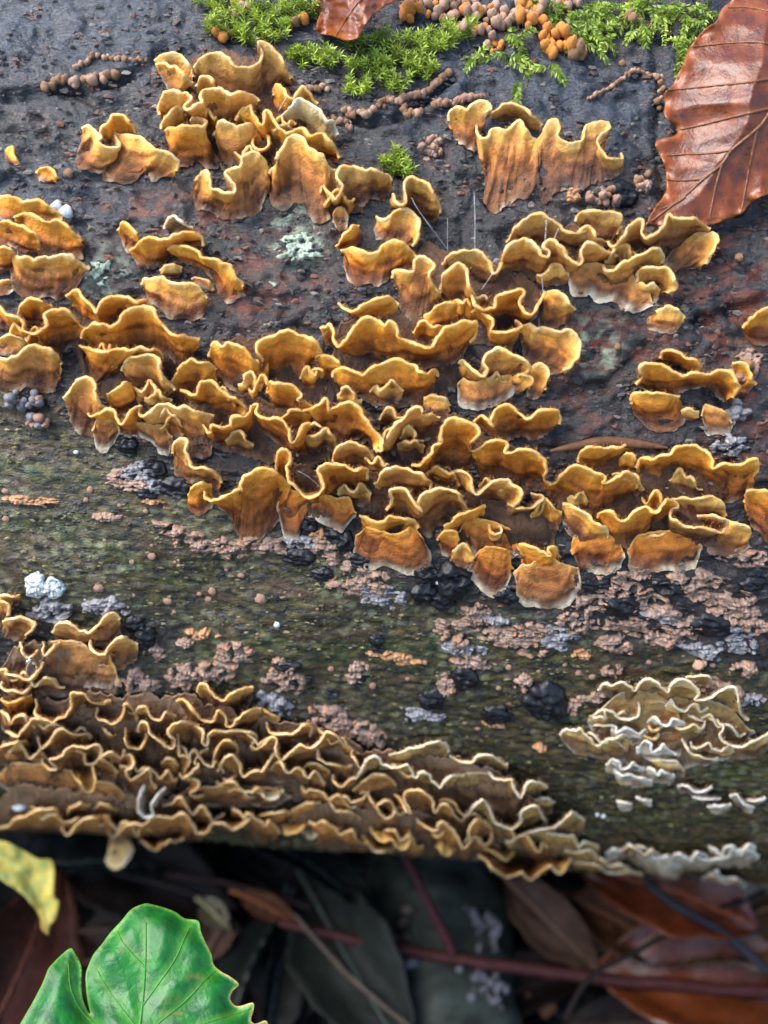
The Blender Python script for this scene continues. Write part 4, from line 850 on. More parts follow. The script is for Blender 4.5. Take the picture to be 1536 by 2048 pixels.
cluster(G2_, [
 ('X', '345,290 380,240 430,250 500,235 560,260 600,292 640,240 690,205 750,225 800,282 832,302 860,240 900,210 970,220 1030,262 1052,312 1010,352 1100,352 1170,312 1230,275 1300,275 1327,332 1335,422 1392,502', '360,305 430,340 490,390 540,405 600,377 720,377 820,372 960,400 1050,382 1180,427 1300,512 1370,535', 'w', 'long wavy bracket with thick white frosting, top of the right-hand cluster', H(11)),
 ('X', '955,195 1050,180 1110,190 1152,242', '1000,235 1060,245 1135,265', 'w', 'short white flap behind the frosted long bracket', H(6)),
 ('X', '303,485 350,465 395,487 390,432 430,440 480,482 560,492 620,472 632,402 620,362', '330,515 420,517 500,532 590,527 637,490', 'w', 'white bracket with two steps at the left of the right-hand cluster', H(9)),
 ('X', '293,535 380,532 492,542', '310,555 400,565 490,560', 'w', 'thin white strip under the two-step bracket', H(3)),
 ('X', '73,605 100,570 180,570 210,555 250,592 300,652 340,682 370,642 440,632 520,595 582,642', '80,625 150,695 260,722 400,762 500,802 590,792 592,712', 'w', 'pointed bracket with broad pure white lower margin', H(7)),
 ('X', '688,525 700,562 740,572 802,532', '690,545 735,590 800,550', 't', 'small V-shaped curl in the middle of the right-hand cluster', H(6)),
 ('X', '643,572 670,612 740,632 762,592', '650,600 700,645 762,615', 't', 'small crescent curl in the middle of the right-hand cluster', H(5)),
 ('X', '878,495 890,552 950,557 1010,537 1060,562 1095,532 1102,492', '890,572 970,575 1092,575', 'w', 'shallow bowl-like edge under the frosted long bracket', H(7)),
 ('X', '970,458 1020,490 1070,500 1100,490', '985,480 1040,512 1095,508', 'w', 'short white bar under the frosted long bracket', H(4)),
 ('X', '1120,485 1180,502 1222,552 1190,602 1230,652 1310,682 1390,672 1450,632 1560,590', '1130,525 1180,642 1240,722 1320,757 1430,737 1560,692', 'w', 'S-edged bracket with broad white margin at the right', H(8)),
 ('X', '928,625 950,682 1010,742 1060,762 1130,772 1182,762', '930,655 1000,765 1080,802 1187,807', 'w', 'slanting yellow-edged bracket with white tip', H(6)),
 ('X', '640,405 800,402 900,482 932,582', '590,602 640,682 760,722 880,722 942,772', 't', 'grey-brown crust in the middle of the right-hand cluster', FH(2.2)),
 ('X', '698,775 800,782 870,782 952,852', '700,822 780,902 850,892 952,882', 'w', 'small crumpled white bracket below the right-hand cluster', H(4)),
 ('X', '448,845 490,872 560,882 640,902 722,922', '460,892 540,932 640,947 722,937', 'W', 'white boat-shaped bracket on green bark below the right-hand cluster', H(5)),
 ('X', '898,965 950,960 1000,992 1080,1002 1152,962', '905,995 1000,1027 1080,1018 1157,985', 'W', 'white bone-shaped bracket on green bark', H(5)),
 ('X', '998,1035 1080,1042 1202,1062', '1020,1072 1100,1077 1202,1082', 'W', 'thin white slice under the bone-shaped bracket', H(4)),
 ('X', '1268,1035 1310,1020 1360,1082 1432,1112', '1290,1082 1370,1137 1437,1122', 'W', 'bent white bracket right of the bone-shaped one', H(5)),
 ('X', '1108,1110 1200,1102 1282,1092', '1120,1142 1200,1152 1282,1132', 'W', 'white lip at the bottom of the small white group', H(4)),
 ('X', '1383,1065 1450,1062 1522,1042', '1390,1080 1450,1085 1522,1072', 'W', 'short white stick-like bracket at the end of the small white group', H(3)),
 ('X', '468,1065 530,1072 582,1082', '490,1100 540,1108 582,1105', 'W', 'little white chip on green bark', H(3)),
 ('X', '603,1037 660,1057 717,1067', '610,1052 660,1072 717,1080', 'W', 'bright white dash on green bark', H(3)),
 ('b', '985,895 1010,870 1060,880 1080,910 1130,905 1160,930 1192,947', '990,932 1040,942 1100,962 1160,977 1197,957', 'W', 'knobbly white bracket row at the log bottom', H(5)),
 ('b', '1190,932 1240,910 1290,920 1330,915 1380,905 1390,880 1450,880 1502,907', '1200,952 1260,952 1340,947 1420,937 1492,927', 'W', 'long knobbly white bracket at the log bottom, beyond the row', H(5)),
 ('b', '1288,975 1330,965 1350,987 1400,987 1452,1022', '1300,1002 1350,1017 1450,1025', 'W', 'lowest small white bracket above the copper leaf', H(4)),
 ('b', '885,890 920,880 962,890', '890,905 925,912 960,905', 'W', 'white fleck beside the knobbly row', H(3)),
], ext=6)

# the brown tissue that joins the brackets of a shelf
for rim, low in [('1200,1395 1290,1380 1420,1400 1500,1440', '1150,1480 1240,1520 1330,1540 1450,1520 1520,1490')]:
    bracket('f', rim, low, 'w', 'mottled grey-brown crust joining the white-edged brackets on green bark', h=1.6, flat=True, group='brown crust under the shelves')
# many more frills of the lower shelf, all alike
rf = random.Random(21)
for x0, y0, x1, y1, wob in [(20, 1352, 130, 1372, 1), (60, 1445, 190, 1470, 1), (250, 1415, 350, 1440, 1), (0, 1490, 110, 1520, 1), (120, 1500, 230, 1535, 1), (240, 1530, 360, 1560, 1), (350, 1490, 450, 1540, 1), (430, 1560, 540, 1590, 1), (540, 1530, 650, 1560, 1),
                            (600, 1575, 710, 1610, 1), (640, 1470, 720, 1500, 1), (720, 1590, 820, 1630, 1), (760, 1530, 860, 1560, 1), (880, 1600, 990, 1650, 1), (860, 1660, 980, 1690, 1), (60, 1620, 170, 1650, 1), (190, 1640, 300, 1665, 1), (330, 1600, 450, 1640, 1),
                            (460, 1620, 560, 1660, 1), (620, 1640, 730, 1680, 1), (760, 1660, 850, 1690, 1), (990, 1650, 1100, 1700, 1), (470, 1470, 560, 1490, 1), (0, 1430, 70, 1450, 1)]:
    n = max(7, int((x1 - x0) / 13)); ph = rf.uniform(0, 6)
    am = rf.uniform(7, 13); wl_ = rf.uniform(34, 56)
    pr, pl = [], []
    for i in range(n + 1):
        f = i / n; xx = x0 + (x1 - x0) * f; yy = y0 + (y1 - y0) * f
        pr.append('%.0f,%.0f' % (xx + rf.uniform(-5, 5), yy + am * math.sin(ph + (xx - x0) / wl_ * 6.283) + rf.uniform(-3, 3)))
        if i % 2 == 0: pl.append('%.0f,%.0f' % (xx, yy + 16 + rf.uniform(-3, 3)))
    bracket('f', ' '.join(pr), ' '.join(pl), rf.choice('ttttp'), LT, h=rf.uniform(7, 10), group=G_, ext=16)
# small lobes wedged between the brackets of the main shelf, all alike
for gx0, gy0 in [(430, 800), (580, 845), (650, 885), (770, 935), (510, 770), (300, 795), (360, 845), (700, 805), (800, 845), (1240, 960), (1360, 970), (1080, 1035), (860, 665), (945, 610), (1120, 545), (555, 265), (430, 250), (500, 330),
                 (890, 700), (620, 750), (460, 880), (980, 760), (900, 960), (1000, 985), (1150, 1010), (1300, 1010), (700, 990), (250, 740), (200, 700), (60, 680), (560, 700), (760, 790), (840, 890), (1190, 470), (1260, 520), (680, 400)]:
    for k in range(1 + (gx0 % 3 == 0)):
        w_ = rf.uniform(34, 70); sl_ = rf.uniform(-.15, .5); n = 6
        cx_, cy_ = gx0 + rf.uniform(-20, 20), gy0 + rf.uniform(-10, 10)
        am = rf.uniform(5, 12); ph = rf.uniform(0, 6)
        pr = ['%.0f,%.0f' % (cx_ + w_ * (i / n - .5), cy_ + sl_ * w_ * (i / n - .5) - 16 * math.sin(3.14159 * i / n) + am * math.sin(ph + i * rf.uniform(1.2, 2.0))) for i in range(n + 1)]
        pl = ['%.0f,%.0f' % (cx_ + w_ * 0.9 * (i / 3 - .5), cy_ + sl_ * w_ * (i / 3 - .5) + 14 + rf.uniform(-3, 5)) for i in range(4)]
        bracket('f', ' '.join(pr), ' '.join(pl), rf.choice('ggpr'), 'small golden lobe wedged between larger brackets of a shelf', h=rf.uniform(4.5, 8), group='small lobes wedged between brackets', ext=10)
for x0, y0, x1, y1 in [(1190, 1425, 1270, 1430), (1290, 1440, 1380, 1450), (1400, 1430, 1490, 1470), (1160, 1470, 1250, 1490), (1270, 1490, 1350, 1500), (1380, 1490, 1470, 1500), (1220, 1455, 1300, 1465), (1330, 1410, 1420, 1420),
                       (1240, 1695, 1330, 1712), (1330, 1715, 1420, 1712), (1420, 1700, 1510, 1700), (1400, 1748, 1490, 1768), (1180, 1718, 1270, 1740), (1290, 1540, 1350, 1550), (1210, 1525, 1290, 1535)]:
    n = 9; ph = rf.uniform(0, 6); am = rf.uniform(5, 9)
    pr = ['%.0f,%.0f' % (x0 + (x1 - x0) * i / n + rf.uniform(-4, 4), y0 + (y1 - y0) * i / n + am * math.sin(ph + i * 1.5) + rf.uniform(-2, 2)) for i in range(n + 1)]
    pl = ['%.0f,%.0f' % (x0 + (x1 - x0) * i / 4, y0 + (y1 - y0) * i / 4 + 15 + rf.uniform(-3, 4)) for i in range(5)]
    bracket('f', ' '.join(pr), ' '.join(pl), rf.choice('wwW'), 'small frilled cream-white bracket edge near green bark', h=rf.uniform(5, 8), group=G2_, ext=5)
BT = 'thin dark brown crust joining the bases of the '
for rim, low, where in [
 ('140,640 250,620 390,690', '150,760 250,830 350,840 420,800', 'double-domed and pale smooth brackets'),
 ('400,690 520,680 660,700', '420,800 520,840 640,860 700,820', 'hooded bracket and the sail-like bracket'),
 ('340,800 480,790 640,810 760,800', '330,880 450,900 560,930 680,920 760,900', 'stair-stepped and the pleated brackets'),
 ('650,650 800,620 930,640', '680,790 780,810 880,800 940,740', 'long rolling golden bracket'),
 ('820,480 950,520 1080,560', '800,620 900,680 1000,690 1130,640', 'deep double U bracket'),
 ('760,830 880,820 950,860 1080,920', '740,960 850,960 960,1000 1090,1000', 'tallest arch and the stepped bracket'),
 ('560,930 700,940 830,950', '600,1030 700,1040 820,1080', 'white-fringed bowl'),
 ('860,980 980,1000 1100,1010', '880,1080 960,1100 1080,1110 1130,1080', 'S-shaped bracket'),
 ('1100,960 1250,920 1420,930', '1130,1080 1260,1090 1400,1080 1470,1040', 'bridge-like bracket and the open brown cup'),
 ('350,120 480,110 620,230', '340,280 450,330 560,330 650,290', 'looping bracket under the rusty hollow'),
 ('440,300 560,280 680,330', '480,380 600,400 760,440', 'tent-shaped bracket'),
 ('1020,470 1150,450 1330,480', '1010,560 1120,560 1280,560', 'silk-strung arch and the wavy bracket'),
 ('0,1290 120,1290 240,1340', '0,1400 120,1400 250,1390', 'topmost brackets of the lower shelf'),
 ('40,1400 300,1390 520,1420', '40,1530 260,1550 480,1540', 'rust-lined bays'),
 ('300,1440 550,1440 760,1500', '350,1570 560,1600 780,1600', 'two-wave bracket and the orange hood'),
 ('640,1500 850,1510 1060,1560', '700,1630 900,1650 1090,1650', 'white-edged brackets by the black gap'),
 ('-20,1560 200,1590 420,1600', '-20,1680 200,1700 420,1690', 'brackets left of the dangling round one'),
 ('560,1600 800,1620 1000,1660', '600,1690 800,1700 1000,1725', 'brackets beside the large zigzag one')]:
    bracket('f', rim, low, 'e' if float(low.split()[0].split(',')[1]) > 1350 else 'd', BT + where, h=1.6, flat=True, group='brown crust under the shelves')
# ------------------------------------------------------------------ crusts, cushions and pips on the bark
def patch(cx, cy, rx, ry, rot, seed, height, colour, mat, rings=16, segs=56, ragged=0.3, dome=False):
    """a raised patch with ragged outline moulded on the bark; returns verts, faces, colours, base point"""
    ph = np.linspace(0, 2 * math.pi, segs, endpoint=False)
    rho = np.linspace(0, 1, rings) ** (0.7 if dome else 0.9)
    RH, PH = np.meshgrid(rho, ph, indexing='ij')
    out = 1 + ragged * (pn(np.cos(PH) * 1.7 + seed, np.sin(PH) * 1.7, seed) + 0.5 * pn(np.cos(PH) * 4.5, np.sin(PH) * 4.5 + seed, seed + 1))
    lx_, ly_ = RH * np.cos(PH) * rx * out, RH * np.sin(PH) * ry * out
    c, s = math.cos(math.radians(rot)), math.sin(math.radians(rot))
    P = np.stack([cx + lx_ * c - ly_ * s, cy + lx_ * s + ly_ * c], -1).reshape(-1, 2)
    q = on_log(P)
    hb = logh(q[:, 0], q[:, 1] * R, fine=False)
    rho_f = RH.ravel()
    hh = height(P[:, 0], P[:, 1], rho_f)
    q[:, 2] = R + hb + hh
    V = cyl(q)
    F = grid_faces(rings, segs)
    i = np.arange(rings - 1)
    Fw = np.stack([i * segs + segs - 1, (i + 1) * segs + segs - 1, (i + 1) * segs, i * segs], 1)
    F = np.vstack([F, Fw])[:, ::-1]
    col = colour(P[:, 0], P[:, 1], rho_f, hh)
    base = cyl(on_log([(cx, cy)]))[0]
    return V, F, col, base

def crust(cx, cy, rx, ry, rot, label, hue=0, group='pinkish crust patches on the bark', name='crust_fungus', lump=9.0, hmm=1.5):
    sd_ = int(cx * 7 + cy * 13) % 9973
    def height(X, Y, r):
        w = worley(X / lump, Y / lump, sd_)
        w2 = worley(X / (lump * .45), Y / (lump * .45), sd_ + 3)
        return (0.001 * hmm * (1 - r ** 5) * (0.45 + 0.75 * np.clip(1 - w * w, 0, 1) + 0.3 * np.clip(1 - w2 * w2, 0, 1)) * (0.8 + 0.5 * fbm(X / 30, Y / 30, sd_ + 5, 2)) - 0.0006 * sstep(0.85, 1, r)
                - 0.0024 * sstep(0.02, 0.42, fbm(X / 24, Y / 15, sd_ + 11, 3) + 0.55 * r ** 2 - 0.22))
    def colour(X, Y, r, h):
        w = np.clip(1 - worley(X / lump, Y / lump, sd_), 0, 1)
        pink = np.array([[0.17, 0.100, 0.066], [0.13, 0.118, 0.118], [0.26, 0.115, 0.04], [0.20, 0.24, 0.17]][hue])
        pale = np.array([[0.28, 0.20, 0.165], [0.25, 0.24, 0.25], [0.33, 0.21, 0.13], [0.30, 0.35, 0.27]][hue])
        dark = np.array([[0.045, 0.028, 0.02], [0.03, 0.028, 0.028], [0.06, 0.026, 0.012], [0.05, 0.065, 0.04]][hue])
        n = fbm(X / 14, Y / 14, sd_ + 7, 3)
        c = dark + (pink - dark) * sstep(0.15, 0.5, w)[:, None]
        c = c + (pale - c) * (sstep(0.45, 0.85, w) * sstep(-0.3, 0.5, n))[:, None]
        org = sstep(0.25, 0.7, n + 0.5 * (r - 0.6))
        if hue in (0, 2): c = c + (np.array([0.28, 0.10, 0.026]) - c) * (0.7 * org)[:, None]
        return c
    V, F, c, base = patch(cx, cy, rx, ry, rot, sd_, height, colour, M_CRUST, rings=24, segs=84, ragged=0.3)
    return tag(obj(name, mesh(name, V - base, F, M_CRUST, col=c), loc=base), label, 'fungus', group)

CR = 'knobbly pinkish-grey crust patch clinging to the green bark'
for cx, cy, rx, ry, rot, hue, lab in [
    (280, 1360, 46, 26, 10, 0, 'long pinkish crust beside the mottled brown sheet of the lower shelf'),
    (365, 1350, 42, 30, 0, 0, 'pinkish crust touching the orange-brown bracket of the lower shelf'),
    (430, 1340, 44, 24, 5, 0, CR), (470, 1308, 42, 30, 0, 0, 'round rosette-like pinkish crust on green bark'),
    (550, 1405, 46, 20, 20, 1, 'smooth lilac-grey crust behind the two-wave bracket'),
    (572, 1358, 50, 34, 10, 0, 'crust with black cushions growing in it'),
    (205, 1210, 56, 22, 3, 1, 'whitish-grey grainy crust beside the whitish blob'), (100, 1225, 55, 28, 0, 1, 'dark grey wrinkled crust under the whitish blob'),
    (310, 1300, 26, 22, 30, 0, 'small crust beside the bowl-shaped bracket'), (402, 1268, 36, 13, 8, 2, 'narrow orange-pink crust above the rosette-like one'),
    (372, 1285, 22, 9, 0, 0, 'small pink crust strip next to the narrow orange-pink one'),
    (660, 1438, 62, 26, 22, 0, 'long lumpy crust lying above the lower shelf'), (735, 1468, 58, 26, 20, 0, 'end of the long lumpy crust above the white-topped bracket'),
    (60, 1003, 58, 10, 4, 2, 'thin orange-pink crust line on algae-green bark'), (215, 1033, 34, 11, 6, 0, 'short lilac crust streak beside the thin orange-pink line'),
    (345, 1060, 60, 14, 12, 0, 'wandering pinkish crust line below the big cupped bracket'), (520, 1092, 74, 20, 8, 0, 'broad crust band under the white drip-like foot'),
    (290, 945, 52, 26, 10, 1, 'grey crust full of black cushions under the drop-shaped foot'), (310, 1005, 40, 9, 20, 2, 'orange rim of crust below the black cushions'),
    (655, 1095, 52, 24, 15, 0, 'crust between black cushions left of the big golden foot'), (735, 1165, 56, 34, 20, 0, 'lumpy crust right below the big golden foot'),
    (640, 1070, 30, 12, 20, 2, 'orange crust fringe around black cushions'),
    (950, 1235, 36, 32, 0, 0, 'crust beside the round black lumps'), (1005, 1270, 60, 24, 8, 0, 'pale pink crust band with white points'),
    (1070, 1262, 46, 22, 5, 0, CR), (1155, 1240, 46, 34, 0, 0, 'crust under the lowest white-edged fan'),
    (1225, 1175, 62, 26, 10, 0, 'brownish crust around glossy black bark'), (1295, 1212, 72, 32, 5, 0, 'wide crust above a black pit'),
    (1393, 1162, 74, 30, 8, 0, 'wide crust under the flat golden crust'), (1475, 1215, 62, 40, 0, 0, 'big knobbly crust near the end of the bark'),
    (1375, 1255, 62, 24, 5, 0, 'crust with orange edge below a black pit'), (1318, 1278, 56, 20, 5, 0, CR),
    (1495, 1115, 58, 22, 5, 0, 'smooth brownish crust beside the black bark'), (1480, 1290, 50, 22, 5, 1, 'greyish crust lumps on dark bark'),
    (798, 1318, 44, 13, 14, 2, 'orange butterfly-shaped crust on green bark'), (755, 1312, 24, 8, 5, 2, 'orange crust below a tiny black cushion'),
    (940, 1326, 50, 18, 8, 0, 'crust hooded over a round black cushion'), (1158, 1310, 32, 14, 10, 2, 'orange-pink crust crumbs on the dark bark'),
    (893, 1375, 22, 28, -30, 0, 'crust arm between two round black cushions'), (850, 1432, 52, 16, 12, 1, 'ragged crust below a round black cushion'),
    (1050, 1365, 26, 22, 0, 0, 'crust at the top of the biggest black cushion'), (1182, 1395, 32, 12, 0, 0, 'pink crust beside the frosted long bracket'),
    (1148, 1415, 24, 18, 0, 0, 'frayed crust right of the biggest black cushion'), (1490, 1340, 36, 18, 0, 0, CR), (1225, 1345, 24, 14, 0, 0, CR),
    (990, 1452, 30, 8, 8, 2, 'orange crescent of crust under a black cushion'), (715, 1345, 26, 22, 0, 0, 'pink ring of crust round a small black cushion'),
    (1445, 1380, 50, 22, 20, 0, 'crust behind the right-hand cluster'), (1500, 1400, 34, 16, 0, 1, 'grey crust behind the right-hand cluster'),
    (1078, 1496, 16, 10, 0, 2, 'tiny orange crust spot on green bark'), (560, 1320, 20, 9, 0, 0, CR),
    (595, 497, 52, 32, 0, 3, 'pale grey-green lichen rosette on dark bark'), (200, 545, 26, 34, 20, 3, 'faint lichen patch left of the loose cluster'),
    (545, 570, 12, 9, 0, 3, 'tiny pale lichen fleck right of the loose cluster'),
    (1460, 890, 44, 26, 0, 1, 'bluish-grey crust behind the bridge-like bracket'), (1330, 960, 40, 22, 0, 0, 'dark crust under the bridge-like bracket'),
    (860, 292, 26, 24, 0, 0, 'purplish lumpy crust between the tall cluster and the wide one'), (1200, 400, 34, 18, 0, 0, 'pinkish crust lumps below the horseshoe bend'),
    (1150, 395, 24, 14, 0, 2, 'orange crust lump at the foot of the wide dark-hollowed bracket'), (1285, 375, 22, 16, 0, 0, 'crust lumps beside the brown leaf'),
    (1500, 720, 34, 24, 0, 0, 'crust lumps beside the yellow fuzzy flap'), (1470, 830, 26, 24, 0, 1, 'bluish lumps beside the flat mottled lobe'),
    ]:
    crust(cx, cy, rx, ry, rot, lab, hue, group='lichen patches' if hue == 3 else 'crust patches on the bark',
          name='lichen' if hue == 3 else 'crust_fungus', lump=6.5 if hue == 3 else 7.5, hmm=0.8 if hue == 3 else 1.25)

for i, (cx, cy) in enumerate([(600, 1085), (690, 1120), (760, 1190), (700, 1170), (905, 1260), (985, 1240), (1040, 1290), (1110, 1275), (1190, 1205), (1250, 1250), (1330, 1235), (1420, 1195), (1450, 1260), (1510, 1250), (1260, 1150), (1400, 1300), (1230, 1290), (930, 1300), (400, 1085), (460, 1100), (330, 975), (260, 965)]):
    crust(cx, cy, 44 + (i * 7) % 22, 15 + (i * 5) % 12, 4 + (i * 11) % 14, 'mauve-grey crust spreading over dark bark below the main shelf', [1, 0, 1, 0, 0][i % 5], group='mauve-grey crusts below the main shelf', lump=7.5, hmm=1.0)

def cushion(cx, cy, rx, ry, label, hk=1.0, pale=False):
    sd_ = int(cx * 3 + cy * 11) % 9973
    top = min(rx, ry) * 0.00008 * hk
    def height(X, Y, r):
        return top * np.sqrt(np.clip(1 - r ** 2.4, 0, 1)) * (1 + 0.2 * fbm(X / 14, Y / 14, sd_, 2)) - 0.0012 * sstep(0.9, 1, r)
    def colour(X, Y, r, h):
        n = fbm(X / 9, Y / 9, sd_ + 2, 3)
        if pale:
            cr_ = sstep(0.02, 0.16, np.abs(pn(X / 13, Y / 13, sd_ + 9)))
            return (np.array([0.42, 0.44, 0.42]) + 0.06 * n[:, None]) * (0.12 + 0.88 * cr_[:, None])
        return np.array([0.004, 0.004, 0.005]) * (1.2 + 0.8 * n[:, None])
    V, F, c, base = patch(cx, cy, rx, ry, 0, sd_, height, colour, M_BLACK, rings=14, segs=36, ragged=0.26, dome=True)
    nm = 'slime_mould' if pale else 'black_cushion_fungus'
    return tag(obj(nm, mesh(nm, V - base, F, M_CRUST if pale else M_BLACK, col=c), loc=base), label, 'slime mould' if pale else 'fungus', None if pale else 'black cushion fungi')

BC = 'small black cushion set in pinkish crust'
for cx, cy, rx, ry, lab in [
    (905, 1160, 38, 42, 'tallest of the three merged black lumps under the big golden foot'), (845, 1185, 28, 24, 'lower left one of the three merged black lumps'),
    (850, 1150, 26, 20, 'upper left one of the three merged black lumps'), (885, 1205, 26, 20, 'black lump at the foot of the merged lumps'),
    (255, 895, 22, 20, 'black cushion beside the drop-shaped white-edged foot'), (308, 938, 24, 20, BC), (350, 972, 38, 22, 'long black cushion in the grey crust below the drop-shaped foot'),
    (295, 985, 24, 16, BC), (612, 1050, 22, 20, 'black cushion touching the broad white foot'), (660, 1072, 26, 18, BC), (600, 1112, 40, 20, 'wide black cushion below the broad white foot'),
    (690, 1085, 20, 24, BC), (645, 1145, 24, 16, BC), (720, 1118, 26, 20, BC),
    (575, 1335, 30, 16, BC), (552, 1362, 16, 10, BC), (585, 1372, 18, 11, BC), (616, 1362, 10, 9, BC),
    (713, 1357, 19, 15, 'little black cushion ringed with pink crust on green bark'), (752, 1284, 18, 14, 'tiny black cushion above orange crust'), (757, 1304, 15, 9, 'black lump under the tiny cushion above orange crust'),
    (864, 1400, 29, 22, 'round black cushion above ragged crust'), (928, 1358, 27, 27, 'round dull black cushion hooded by crust'), (1090, 1402, 48, 40, 'biggest glossy black cushion'),
    (992, 1434, 32, 19, 'flat oval black cushion with orange crescent below'), (664, 1390, 14, 10, 'lone tiny black bump on green bark above the long lumpy crust'),
    (290, 1275, 24, 26, 'black cushion beside the raised horn bracket'), (268, 1245, 22, 18, 'black lump beside grainy whitish crust'),
    (1250, 385, 34, 26, 'black knob at the corner of the wide dark-hollowed bracket'), (1240, 1210, 44, 26, 'glossy wet black lump under the flat golden crust'),
    (1420, 1250, 46, 26, 'glossy black lump among wide crusts'), (1190, 1165, 36, 18, 'black lump under the mottled crust of the main shelf'), (1340, 1175, 30, 16, BC), (1505, 1165, 30, 16, BC),
    (1010, 1190, 26, 18, 'black lump left of the lowest white-edged fan')]:
    cushion(cx, cy, rx, ry, lab)
cushion(72, 1168, 27, 25, 'left half of the whitish cracked blob above the lower shelf', pale=True)
cushion(107, 1174, 24, 22, 'right half of the whitish cracked blob above the lower shelf', pale=True)

# pips: rounded beads sharing a few meshes
def bead_mesh(col, seed):
    nu, nv = 9, 6
    ph = np.linspace(0, 2 * math.pi, nu, endpoint=False); th = np.linspace(0.02, math.pi - 0.02, nv)
    P, T = np.meshgrid(ph, th, indexing='ij')
    V = np.stack([np.sin(T) * np.cos(P), np.sin(T) * np.sin(P), np.cos(T)], -1)
    V = V * (1 + 0.32 * pn(V[..., 0] * 1.4 + seed, V[..., 1] * 1.4 + V[..., 2], seed))[..., None]
    c = np.array(col)[None, None] * (1 + 0.3 * V[..., 2:3] * 0)
    c = np.broadcast_to(c, V.shape) * (1 + 0.2 * pn(V[..., 0] * 2, V[..., 2] * 2, seed + 4))[..., None]
    return mesh('pip', V.reshape(-1, 3), grid_faces(nu, nv, wrap=True), M_PIP, col=c)
PIPS = {k: [bead_mesh(c, i + 1) for i in range(2)] for k, c in dict(
    orange=(0.60, 0.21, 0.03), pink=(0.42, 0.25, 0.16), tan=(0.26, 0.13, 0.06), grey=(0.20, 0.19, 0.20), rose=(0.33, 0.18, 0.12), white=(0.62, 0.64, 0.62)).items()}
RG = random.Random(11)

def place(o, px, py, r_mm, sink=0.4, squash=1.0, par=None):
    q = on_log([(px, py)])[0]
    q[2] = R + float(logh(np.array([q[0]]), np.array([q[1] * R]), fine=False)[0]) + r_mm * 0.001 * (1 - sink) * squash
    p = cyl(q)
    if par is not None: p = p - np.array(par.location)
    o.location = [float(t) for t in p]
    nz = Vector((0, -math.cos(q[1]), math.sin(q[1])))
    e = nz.to_track_quat('Z', 'X')
    o.rotation_mode = 'QUATERNION'; o.rotation_quaternion = e
    k = r_mm * 0.001
    o.scale = (k * RG.uniform(0.85, 1.2), k * RG.uniform(0.85, 1.2), k * squash * RG.uniform(0.9, 1.2))

def px_mm(px, py):
    q = cyl(on_log([(px, py), (px + 10, py)]))
    return float(np.linalg.norm(q[1] - q[0])) * 100

def pip_cluster(cx, cy, rx, ry, n, r_px, kinds, label, group):
    t = thing('pip_fungus_cluster', label, 'fungus', cyl(on_log([(cx, cy)]))[0], group)
    for i in range(n):
        ang, rr = RG.uniform(0, 6.283), math.sqrt(RG.random())
        px, py = cx + rx * rr * math.cos(ang), cy + ry * rr * math.sin(ang)
        k = RG.choice(kinds)
        o = obj('pip', PIPS[k][i % 2], t)
        place(o, px, py, r_px * px_mm(px, py) * RG.uniform(0.65, 1.25), sink=RG.uniform(-0.5, 0.4), squash=RG.uniform(0.9, 1.5), par=t)

for a_ in [
    (960, 48, 62, 30, 44, 8.5, ['pink', 'pink', 'orange', 'rose'], 'dense cluster of pinkish pips above the short lone moss frond', None),
    (1060, 36, 34, 30, 26, 9.5, ['pink', 'orange', 'orange'], 'finger-like orange-pink pips in a tall clump', None),
    (1110, 92, 38, 26, 26, 9, ['orange'], 'bright orange pips packed between feathery moss', None),
    (1150, 108, 20, 16, 6, 13, ['orange', 'tan'], 'few large smooth orange pips beside feathery moss', None),
    (900, 24, 60, 20, 34, 8.5, ['pink', 'rose', 'orange'], 'pinkish pips beside the small curled brown leaf', None),
    (815, 26, 24, 16, 8, 12, ['orange'], 'plump orange pips touching the small curled brown leaf', None),
    (985, 92, 20, 14, 10, 7, ['pink', 'orange'], 'little group of pink pips over the lone moss frond', None),
    (1130, 18, 28, 14, 10, 9, ['orange', 'pink'], 'orange pips half buried in feathery moss', None),
    (440, 75, 30, 12, 5, 9, ['orange', 'tan'], 'few orange pips in the moss above the rusty hollow', None),
    (480, 18, 34, 14, 7, 10, ['orange', 'pink'], 'orange-pink pips high in the moss left of the curled leaf', None),
    (590, 44, 26, 16, 6, 9, ['orange', 'tan'], 'orange pips in the moss beside the curled brown leaf', None),
    (1265, 45, 18, 12, 5, 9, ['orange', 'tan'], 'orange-tan pips in moss near the big brown leaf', None),
    (46, 798, 40, 18, 14, 9.5, ['grey', 'grey', 'rose'], 'grey-lilac pips under the dish with brown middle', None),
    (70, 842, 32, 11, 10, 8, ['rose', 'grey'], 'few pinkish pips on green bark below the grey-lilac ones', None),
    (1205, 398, 34, 16, 14, 8, ['pink', 'rose', 'tan'], 'pinkish pips below the horseshoe bend of the wide bracket', None),
    (1290, 362, 20, 16, 10, 7.5, ['pink', 'tan'], 'tan pips along the edge of the big brown leaf', None),
    (865, 292, 22, 20, 12, 6.5, ['rose', 'pink'], 'purplish-pink pips on dark bark between two upper clusters', None),
    (1485, 745, 26, 18, 9, 9, ['rose', 'tan'], 'brownish pips beside the yellow fuzzy flap', None),
    (1478, 822, 20, 20, 7, 10, ['grey'], 'bluish-grey pips right of the flat mottled lobe', None),
    (905, 1285, 36, 12, 14, 6, ['rose'], 'row of tiny pink pips below the merged black lumps', None),
    (1180, 975, 0.1, 0.1, 2, 5, ['white'], 'pair of tiny white grains on the tongue-shaped bracket', None),
    (1400, 1325, 14, 12, 3, 9, ['white', 'pink'], 'two or three whitish knobs above the frosted long bracket', None)]:
    pip_cluster(*a_)

